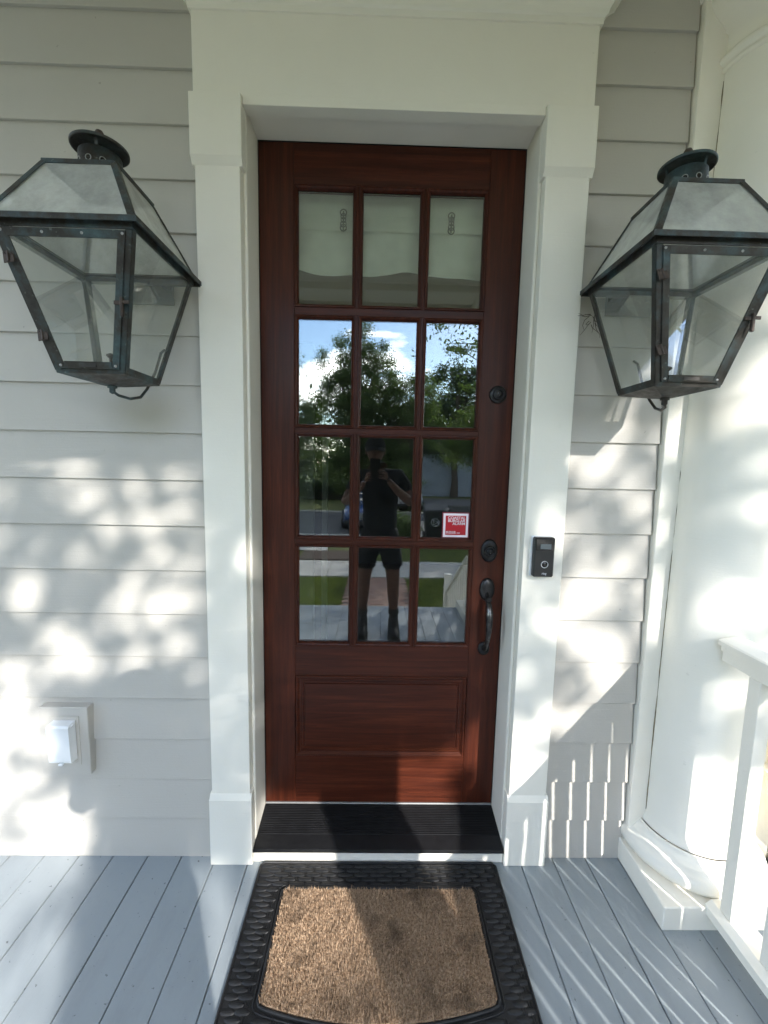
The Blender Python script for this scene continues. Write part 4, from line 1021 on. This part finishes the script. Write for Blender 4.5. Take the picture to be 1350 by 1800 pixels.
# ---- vehicles
def make_car(name, label, cat, x0, y0, dirn, Lc, paint, suv=False):
    c = thing(name, label, cat, (x0, y0, GZ), 'cars parked by the street')
    def T(p): return (x0 + dirn * p[0], y0 + p[1], GZ + p[2])
    hw = .90; H = 1.75 if suv else 1.46
    def loft(stations, mat, nm):
        m = MB(); n = len(stations[0]); vs = [T(p) for s_ in stations for p in s_]
        m.add(vs, [(i * n + k, i * n + (k + 1) % n, (i + 1) * n + (k + 1) % n, (i + 1) * n + k) for i in range(len(stations) - 1) for k in range(n)] + [tuple(range(n)), tuple(range((len(stations) - 1) * n, len(stations) * n))], True)
        return m.build(nm, mat, c)
    def sec(xx, w, zb, zt): 
        return [(xx, -w, zb), (xx, -w - .0, (zb + zt) / 2), (xx, -w * .96, zt - .10), (xx, -w * .80, zt), (xx, w * .80, zt), (xx, w * .96, zt - .10), (xx, w, (zb + zt) / 2), (xx, w, zb)]
    hood = .98 if suv else .86
    st_ = [sec(-.0, .62, .42, hood - .30), sec(-.10, .78, .30, hood - .12), sec(-.45, .88, .24, hood - .03), sec(-1.25, hw, .24, hood + .06), sec(-2.2, hw, .22, hood + .12), sec(-3.6, hw, .24, hood + .12), sec(-Lc + .5, hw * .99, .26, hood + .10), sec(-Lc + .08, .82, .32, hood + .02), sec(-Lc, .70, .42, hood - .12)]
    loft(st_, paint, 'body')
    def sec2(xx, w, zt): return [(xx, -w - .10, hood + .05), (xx, -w, zt - .06), (xx, -w * .8, zt), (xx, w * .8, zt), (xx, w, zt - .06), (xx, w + .10, hood + .05)]
    cab = [sec2(-1.35, .68, hood + .10), sec2(-1.75, .66, H - .14), sec2(-2.1, .66, H), sec2(-3.2, .66, H), sec2(-Lc + (.55 if suv else 1.0), .64, H - .10), sec2(-Lc + (.2 if suv else .45), .62, hood + .12)]
    loft(cab, 'car_glass', 'window_glass')
    rf = [[(p[0], p[1] * 1.01, p[2] + .012) for p in sec2(xx, .66, H)[1:5]] + [(xx, .5, H - .03), (xx, -.5, H - .03)] for xx in (-1.95, -2.2, -3.2, -Lc + .75)]
    loft(rf, paint, 'roof')
    m = MB()
    for sx in (-1, 1):
        for (xa_, xb2, za_, zb2) in ((-1.32, -1.92, hood + .08, H - .05), (-2.75, -2.75, hood + .08, H - .02), (-Lc + .4, -Lc + .85, hood + .08, H - .05)):
            m.bar(T((xa_, sx * .77, za_)), T((xb2, sx * .665, zb2)), .07, .05)
    m.build('pillar', paint, c)
    for wx in (-.95, -Lc + .95):
        for sx in (-1, 1):
            cc = T((wx, sx * .84, .33))
            w = MB().lathe([(.19, -.10), (.29, -.11), (.33, -.085), (.335, 0), (.33, .085), (.29, .11), (.19, .10)], 28, cc, 'y').build('tyre', 'rubber', c)
            rm = MB(); rm.lathe([(.002, .085 ), (.05, .08), (.17, .075), (.195, .095), (.195, -.10), (.002, -.10)], 24, cc, 'y')
            for k in range(5):
                a = 2 * math.pi * k / 5; rm.bar((cc[0], cc[1] - .095, cc[2]), (cc[0] + .18 * math.cos(a), cc[1] - .10, cc[2] + .18 * math.sin(a)), .045, .03)
            rm.build('rim', 'chrome', w)
    for sx in (-1, 1):
        MB().lathe([(.0, .0), (.9, .0), (1, .03), (.6, .08), (.01, .1)], 16, T((-.14, sx * .66 , hood - .24)), 'y', sx=.13, sy=.085).build('headlight', 'chrome', c)
    m = MB()
    for k in range(5): m.box(*sorted((T((.02, 0, 0))[0], T((-.10, 0, 0))[0])), y0 - .42, y0 + .42, GZ + .44 + k * .05, GZ + .462 + k * .05)
    m.build('grille', 'chrome', c)
    m = MB().box(*sorted((T((.05, 0, 0))[0], T((-.2, 0, 0))[0])), y0 - .80, y0 + .80, GZ + .26, GZ + .40, .02); m.build('bumper', 'black', c)
    return c
make_car('parked_car', 'dark blue parked car with bright headlamps, left in the reflection', 'car', -.30, -12.6, 1, 4.5, 'car_blue').rotation_euler = (0, 0, math.pi / 2)
make_car('parked_car', 'white parked car across the street behind the bins', 'car', 1.35, -18.9, 1, 4.7, 'car_white', True).rotation_euler = (0, 0, math.pi / 2)

# ---- wheelie bins
def make_bin(xx, yy, label, rz=0.0, num=None):
    c = thing('trash_cart', label, 'trash cart', (xx, yy, GZ), 'black wheeled trash carts at the kerb')
    m = MB(); b_ = [(-.22, -.24), (.22, -.24), (.22, .24), (-.22, .24)]; t_ = [(-.30, -.33), (.30, -.33), (.30, .33), (-.30, .33)]
    vs = [(xx + p[0], yy + p[1], GZ + .04) for p in b_] + [(xx + p[0], yy + p[1], GZ + .90) for p in t_] + [(xx + p[0] * 1.06, yy + p[1] * 1.06, GZ + .91) for p in t_] + [(xx + p[0] * 1.06, yy + p[1] * 1.06, GZ + .96) for p in t_]
    m.add(vs, [(3, 2, 1, 0)] + [(j * 4 + i, j * 4 + (i + 1) % 4, (j + 1) * 4 + (i + 1) % 4, (j + 1) * 4 + i) for j in range(3) for i in range(4)] + [(12, 13, 14, 15)])
    m.build('cart_body', 'bin', c)
    m = MB(); t2 = [(-.33, -.37), (.33, -.37), (.33, .36), (-.33, .36)]
    zl = [.970, .970, 1.07, 1.07]
    vs = [(xx + p[0], yy - p[1], GZ + z) for p, z in zip(t2, zl)] + [(xx + p[0] * .9, yy - p[1] * .9, GZ + z + .03) for p, z in zip(t2, zl)]
    m.add(vs, [(0, 1, 2, 3), (4, 5, 6, 7)] + [(i, (i + 1) % 4, (i + 1) % 4 + 4, i + 4) for i in range(4)]); m.build('lid', 'bin', c)
    MB().tube([(xx - .22, yy - .38, GZ + .98), (xx - .22, yy - .43, GZ + .98), (xx + .22, yy - .43, GZ + .98), (xx + .22, yy - .38, GZ + .98)], .015, 8).build('handle', 'bin', c)
    for sx in (-1, 1): MB().tube([(xx + sx * .24, yy - .26, GZ + .13), (xx + sx * .30, yy - .26, GZ + .13)], .13, 20).build('wheel', 'rubber', c)
    e = MB(); cc = (xx + .0, yy + .3125, GZ + .62)
    e.lathe([(.125, -.004), (.125, .0), (.105, .0), (.105, -.004)], 32, cc, 'y')
    for k in range(3):
        a = 2 * math.pi * k / 3 + .5; p = Vector((math.cos(a), 0, math.sin(a))); q = Vector((math.cos(a + 1.5), 0, math.sin(a + 1.5))); c0 = Vector(cc)
        e.bar(c0 + p * .062, c0 + q * .062, .010, .022, up=(0, 1, 0))
        tq = (q - p).normalized(); nn = Vector((-tq.z, 0, tq.x)); e.add([c0 + q * .062 + nn * .025, c0 + q * .062 - nn * .025, c0 + q * .062 + tq * .035], [(0, 1, 2)])
    e.build('recycling_emblem', 'grey_print', c)
    if num: text_mesh(num, .13, 'number', 'grey_print', c, (xx + .26, yy + .345, GZ + .80), rot=(math.pi / 2, 0, math.pi), align='LEFT', depth=.001)
    return c
make_bin(1.72, -11.25, 'black wheeled trash cart with pale round emblem, nearest the walk', num=None)
make_bin(2.48, -11.05, 'black wheeled trash cart with painted number, farther from the walk', num='238')

# ---- small leafy shrub beside the bins
sh_ = thing('garden_shrub', 'round leafy shrub between the walk and the trash carts', 'shrub', (.85, -11.1, GZ))
tri_obj('foliage', leaf_cloud(2600, [(.85 + .22 * math.cos(i * 1.3), -11.1 + .2 * math.sin(i * 1.3), GZ + .25 + .12 * (i % 4)) for i in range(10)], [[.22] * 3] * 10, .05), 4, 'leaf_b', sh_)
m = MB()
for i in range(5): m.tube([(.85, -11.1, GZ), (.85 + .2 * math.cos(i * 1.3), -11.1 + .2 * math.sin(i * 1.3), GZ + .45)], .012, 5)
m.build('stem', 'bark', sh_)

# ============================================================ PERSON TAKING THE PHOTO
pe = thing('person', 'man in black cap, T-shirt, shorts and boots holding up a phone on the porch', 'person', (0, -1.93, 0))
def skin_mesh(chains, sub=1):
    """chains: list of vertex lists [(co, r)], first of chain i may be int index joining"""
    vs = []; es = []; rs = []
    for ch in chains:
        prev = None
        for it in ch:
            if isinstance(it, int): prev = it; continue
            vs.append(it[0]); rs.append(it[1])
            if prev is not None: es.append((prev, len(vs) - 1))
            prev = len(vs) - 1
    me = bpy.data.meshes.new('tmp'); me.from_pydata(vs, es, []); o = bpy.data.objects.new('tmp', me); COL.objects.link(o)
    md = o.modifiers.new('s', 'SKIN'); md.use_smooth_shade = True
    for i, sv in enumerate(me.skin_vertices[0].data):
        r = rs[i]; sv.radius = r if isinstance(r, tuple) else (r, r); sv.use_root = (i == 0)
    ss = o.modifiers.new('u', 'SUBSURF'); ss.levels = sub; ss.render_levels = sub
    bpy.context.view_layer.update()
    me2 = bpy.data.meshes.new_from_object(o.evaluated_get(bpy.context.evaluated_depsgraph_get()))
    COL.objects.unlink(o); bpy.data.objects.remove(o)
    m = MB(); m.add([tuple(v.co) for v in me2.vertices], [tuple(p.vertices) for p in me2.polygons], True); return m
BX = .0
pel = (BX, -1.95, .90)
body_ch = [
    [(pel, (.105, .095)), ((BX, -1.95, 1.06), (.105, .088)), ((BX, -1.955, 1.22), (.130, .098)), ((BX - .01, -1.955, 1.34), (.130, .085)), ((BX - .025, -1.94, 1.41), (.058, .058)), ((BX - .04, -1.925, 1.47), (.055, .055))],
    [0, ((BX - .085, -1.95, .80), .086), ((BX - .105, -1.94, .64), .078), ((BX - .125, -1.93, .50), .060), ((BX - .13, -1.945, .36), .056), ((BX - .135, -1.945, .22), .040), ((BX - .135, -1.94, .10), .036)],
    [0, ((BX + .085, -1.95, .80), .086), ((BX + .105, -1.94, .64), .078), ((BX + .120, -1.93, .50), .060), ((BX + .125, -1.945, .36), .056), ((BX + .130, -1.945, .22), .040), ((BX + .130, -1.94, .10), .036)],
    [3, ((BX + .145, -1.955, 1.345), .062), ((BX + .205, -1.935, 1.26), .052), ((BX + .265, -1.87, 1.13), .043), ((BX + .185, -1.78, 1.20), .040), ((BX + .095, -1.69, 1.285), .028), ((BX + .055, -1.655, 1.335), (.034, .020))],
    [3, ((BX - .165, -1.955, 1.345), .062), ((BX - .225, -1.935, 1.26), .052), ((BX - .295, -1.87, 1.13), .043), ((BX - .235, -1.78, 1.19), .040), ((BX - .165, -1.69, 1.265), .028), ((BX - .125, -1.655, 1.315), (.034, .020))],
]
bm_ = skin_mesh(body_ch)
PX0, PX1, PZ0, PZ1 = -.086, -.010, 1.345, 1.495        # phone
def finger(pts, r):
    f = skin_mesh([[(p, r * (1 - .10 * i)) for i, p in enumerate(pts)]], 1); bm_.add(f.v, f.f, True)
hr = Vector((BX + .050, -1.650, 1.345)); hl_ = Vector((BX - .122, -1.650, 1.325))
for i in range(4):      # right hand: fingers wrap the back edge of the phone
    z = 1.405 - i * .019; l_ = (.9, 1, .95, .8)[i]
    finger([tuple(hr + Vector((-.005, .0, (z - 1.36) * .6))), (.020, -1.622, z), (.006, -1.596 + .008, z + .002), (-.012 - .012 * l_, -1.5835, z + .001)], .0088)
finger([tuple(hr), (.030, -1.640, 1.385), (.008, -1.628, 1.405), (-.018, -1.620, 1.415)], .0098)
for i in range(4):
    z = 1.385 - i * .019; l_ = (.9, 1, .95, .8)[i]
    finger([tuple(hl_ + Vector((.005, 0, (z - 1.34) * .6))), (-.108, -1.622, z), (-.098, -1.590, z + .002), (-.080 + .010 * l_, -1.5835, z + .001)], .0088)
finger([tuple(hl_), (-.112, -1.640, 1.365), (-.096, -1.628, 1.388), (-.072, -1.620, 1.400)], .0098)
# head with face merged into the same mesh
hc_ = Vector((BX - .050, -1.905, 1.555))
seg, rg_ = 28, 20; vs = []
for j in range(rg_ + 1):
    ph = math.pi * j / rg_ - math.pi / 2
    for i in range(seg):
        th = 2 * math.pi * i / seg; dx_, dy_, dz_ = math.cos(ph) * math.cos(th), math.cos(ph) * math.sin(th), math.sin(ph)
        w = .074; d = .094; h = .115
        if dz_ < 0: w *= 1 + .28 * dz_; 
        y_ = dy_ * d
        if dy_ > 0:
            y_ *= 1 - .10 * abs(dz_)
            if abs(dx_) < .22 and -.32 < dz_ < .12: y_ += .020 * (1 - abs(dx_) / .22) * (1 - abs(dz_ + .16) / .30)      # nose
            if .12 < abs(dx_) < .52 and .02 < dz_ < .22: y_ -= .007                                                   # eye sockets
            if abs(dx_) < .35 and -.62 < dz_ < -.48: y_ += .004                                                        # lips
            if abs(dx_) < .3 and dz_ < -.75: y_ += .014                                                                # chin
        vs.append(hc_ + Vector((dx_ * w, y_, dz_ * h)))
bm_.add(vs, [(j * seg + i, j * seg + (i + 1) % seg, (j + 1) * seg + (i + 1) % seg, (j + 1) * seg + i) for j in range(rg_) for i in range(seg)], True)
for sx in (-1, 1): bm_.lathe([(.001, -.03), (.6, -.028), (1, .0), (.7, .020), (.001, .022)], 12, tuple(hc_ + Vector((sx * .074, -.01, .0))), 'y', sx=.012, sy=.030)
bd_ = bm_.build('body', 'skin', pe)
for sx in (-1, 1): MB().lathe([(.0004, .0), (.010, .003), (.011, .008), (.007, .013), (.0004, .015)], 12, tuple(hc_ + Vector((sx * .030, .074, .016))), 'y').build('eye', 'gloss_black', pe)
m = MB()                                                                    # short hair under the cap
vs = []
for j in range(8):
    for i in range(20):
        th = math.pi + math.pi * i / 19; ph = -.35 + j * .16
        vs.append(hc_ + Vector((math.cos(ph) * math.cos(th) * .079, math.cos(ph) * math.sin(th) * .100, math.sin(ph) * .118)))
m.add(vs, [(j * 20 + i, j * 20 + i + 1, (j + 1) * 20 + i + 1, (j + 1) * 20 + i) for j in range(7) for i in range(19)], True); m.build('hair', 'bark', pe)
sh_ch = [
    [((BX, -1.95, .80), (.160, .120)), ((BX, -1.95, .98), (.156, .118)), ((BX, -1.95, 1.10), (.154, .118)), ((BX, -1.955, 1.23), (.170, .122)), ((BX - .01, -1.955, 1.335), (.142, .096)), ((BX - .022, -1.945, 1.40), (.066, .066))],
    [4, ((BX + .150, -1.955, 1.345), .074), ((BX + .205, -1.938, 1.265), .066), ((BX + .232, -1.905, 1.20), .062)],
    [4, ((BX - .170, -1.955, 1.345), .074), ((BX - .225, -1.938, 1.265), .066), ((BX - .256, -1.905, 1.20), .062)]]
skin_mesh(sh_ch).build('t_shirt', 'cloth_black', pe)
so_ch = [[((BX, -1.95, 1.02), (.150, .112)), ((BX, -1.95, .86), (.158, .122))],
         [1, ((BX - .090, -1.95, .76), .100), ((BX - .112, -1.942, .64), .098), ((BX - .122, -1.938, .55), .094)],
         [1, ((BX + .090, -1.95, .76), .100), ((BX + .112, -1.942, .64), .098), ((BX + .120, -1.938, .55), .094)]]
skin_mesh(so_ch).build('shorts', 'cloth_black', pe)
cp_ = MB(); vs = []
for j in range(9):
    ph = .10 + j * (math.pi / 2 - .10) / 8
    for i in range(28):
        th = 2 * math.pi * i / 28; vs.append(hc_ + Vector((math.cos(ph) * math.cos(th) * .086, math.cos(ph) * math.sin(th) * .106 , .018 + math.sin(ph) * .108)))
cp_.add(vs, [(j * 28 + i, j * 28 + (i + 1) % 28, (j + 1) * 28 + (i + 1) % 28, (j + 1) * 28 + i) for j in range(8) for i in range(28)], True)
cp_.build('cap_crown', 'cloth_black', pe)
br = MB(); top = []; 
for r_, (yy, dz) in enumerate(((.085, .040), (.120, .030), (.150, .016), (.160, .010))):
    for i in range(13):
        a = math.pi * i / 12; top.append(hc_ + Vector((math.cos(a) * (.078 if r_ < 3 else .070), .02 + math.sin(a) * (yy - .01), dz - .012 * math.cos(a) ** 2)))
br.add(top, [(j * 13 + i, j * 13 + i + 1, (j + 1) * 13 + i + 1, (j + 1) * 13 + i) for j in range(3) for i in range(12)], True)
br.add([p - Vector((0, 0, .004)) for p in top], [(j * 13 + i, j * 13 + i + 1, (j + 1) * 13 + i + 1, (j + 1) * 13 + i) for j in range(3) for i in range(12)], True)
br.build('cap_brim', 'cloth_black', pe, recalc=False)
for sx, bx in ((-1, BX - .137), (1, BX + .132)):
    def bsec(yy, w, z0, z1): return [(bx - w, yy, z0), (bx - w * 1.0, yy, z0 + (z1 - z0) * .45), (bx - w * .7, yy, z1 - .008), (bx, yy, z1), (bx + w * .7, yy, z1 - .008), (bx + w, yy, z0 + (z1 - z0) * .45), (bx + w, yy, z0)]
    secs = [bsec(-2.035, .030, .028, .10), bsec(-2.015, .040, .026, .19), bsec(-1.955, .046, .026, .215), bsec(-1.905, .046, .026, .17), bsec(-1.870, .047, .026, .110), bsec(-1.82, .050, .026, .082), bsec(-1.775, .046, .026, .068), bsec(-1.750, .030, .028, .050)]
    m = MB(); vs = [p for s_ in secs for p in s_]; n = 7
    m.add(vs, [(i * n + k, i * n + (k + 1) % n, (i + 1) * n + (k + 1) % n, (i + 1) * n + k) for i in range(len(secs) - 1) for k in range(n)] + [tuple(range(n)), tuple(range((len(secs) - 1) * n, len(secs) * n))], True)
    m.tube([(bx, -1.955, .17), (bx, -1.95, .225)], [.046, .047], 16)
    bt = m.build('boot', 'leather', pe)
    m = MB(); pts = []
    for (yy, w) in ((-2.040, .028), (-2.0, .044), (-1.93, .046), (-1.85, .052), (-1.79, .050), (-1.752, .034)): pts.append((bx + w, yy))
    for (yy, w) in ((-1.752, .034), (-1.79, .050), (-1.85, .052), (-1.93, .046), (-2.0, .044), (-2.040, .028)): pts.append((bx - w, yy))
    m.prism(pts, .002, .030, 'z'); m.build('sole', 'sole', bt)
    m = MB()
    for k in range(6):
        t = k / 5; y_ = -1.885 + t * -.02 if k > 3 else -1.835 - k * .015; z_ = .092 + k * .022
        m.bar((bx - .022, y_ + .012, z_), (bx + .022, y_ + .012, z_ + .008), .004, .004)
    m.build('lace', 'sole', bt)
ph_ = thing('phone', 'black phone held upright in both hands in front of the face', 'phone', (-.048, -1.604, 1.42))
MB().box(PX0, PX1, -1.612, -1.604, PZ0, PZ1, .003).build('phone_case', 'black', ph_)
MB().box(PX0 + .004, PX1 - .004, -1.6128, -1.6121, PZ0 + .004, PZ1 - .004).build('phone_screen', 'gloss_black', ph_)
for (qx, qz) in ((-.034, 1.4703), (-.034, 1.450), (-.052, 1.460)): MB().lathe([(.0075, -.0165), (.0075, -.0150), (.006, -.0148), (.001, -.0152)], 16, (qx, -1.6195, qz), 'y').build('phone_lens', 'gloss_black', ph_)

# clean bookkeeping property
for o in S.objects:
    if '_o' in o.keys(): del o['_o']
    if o.get('label') == '': del o['label']
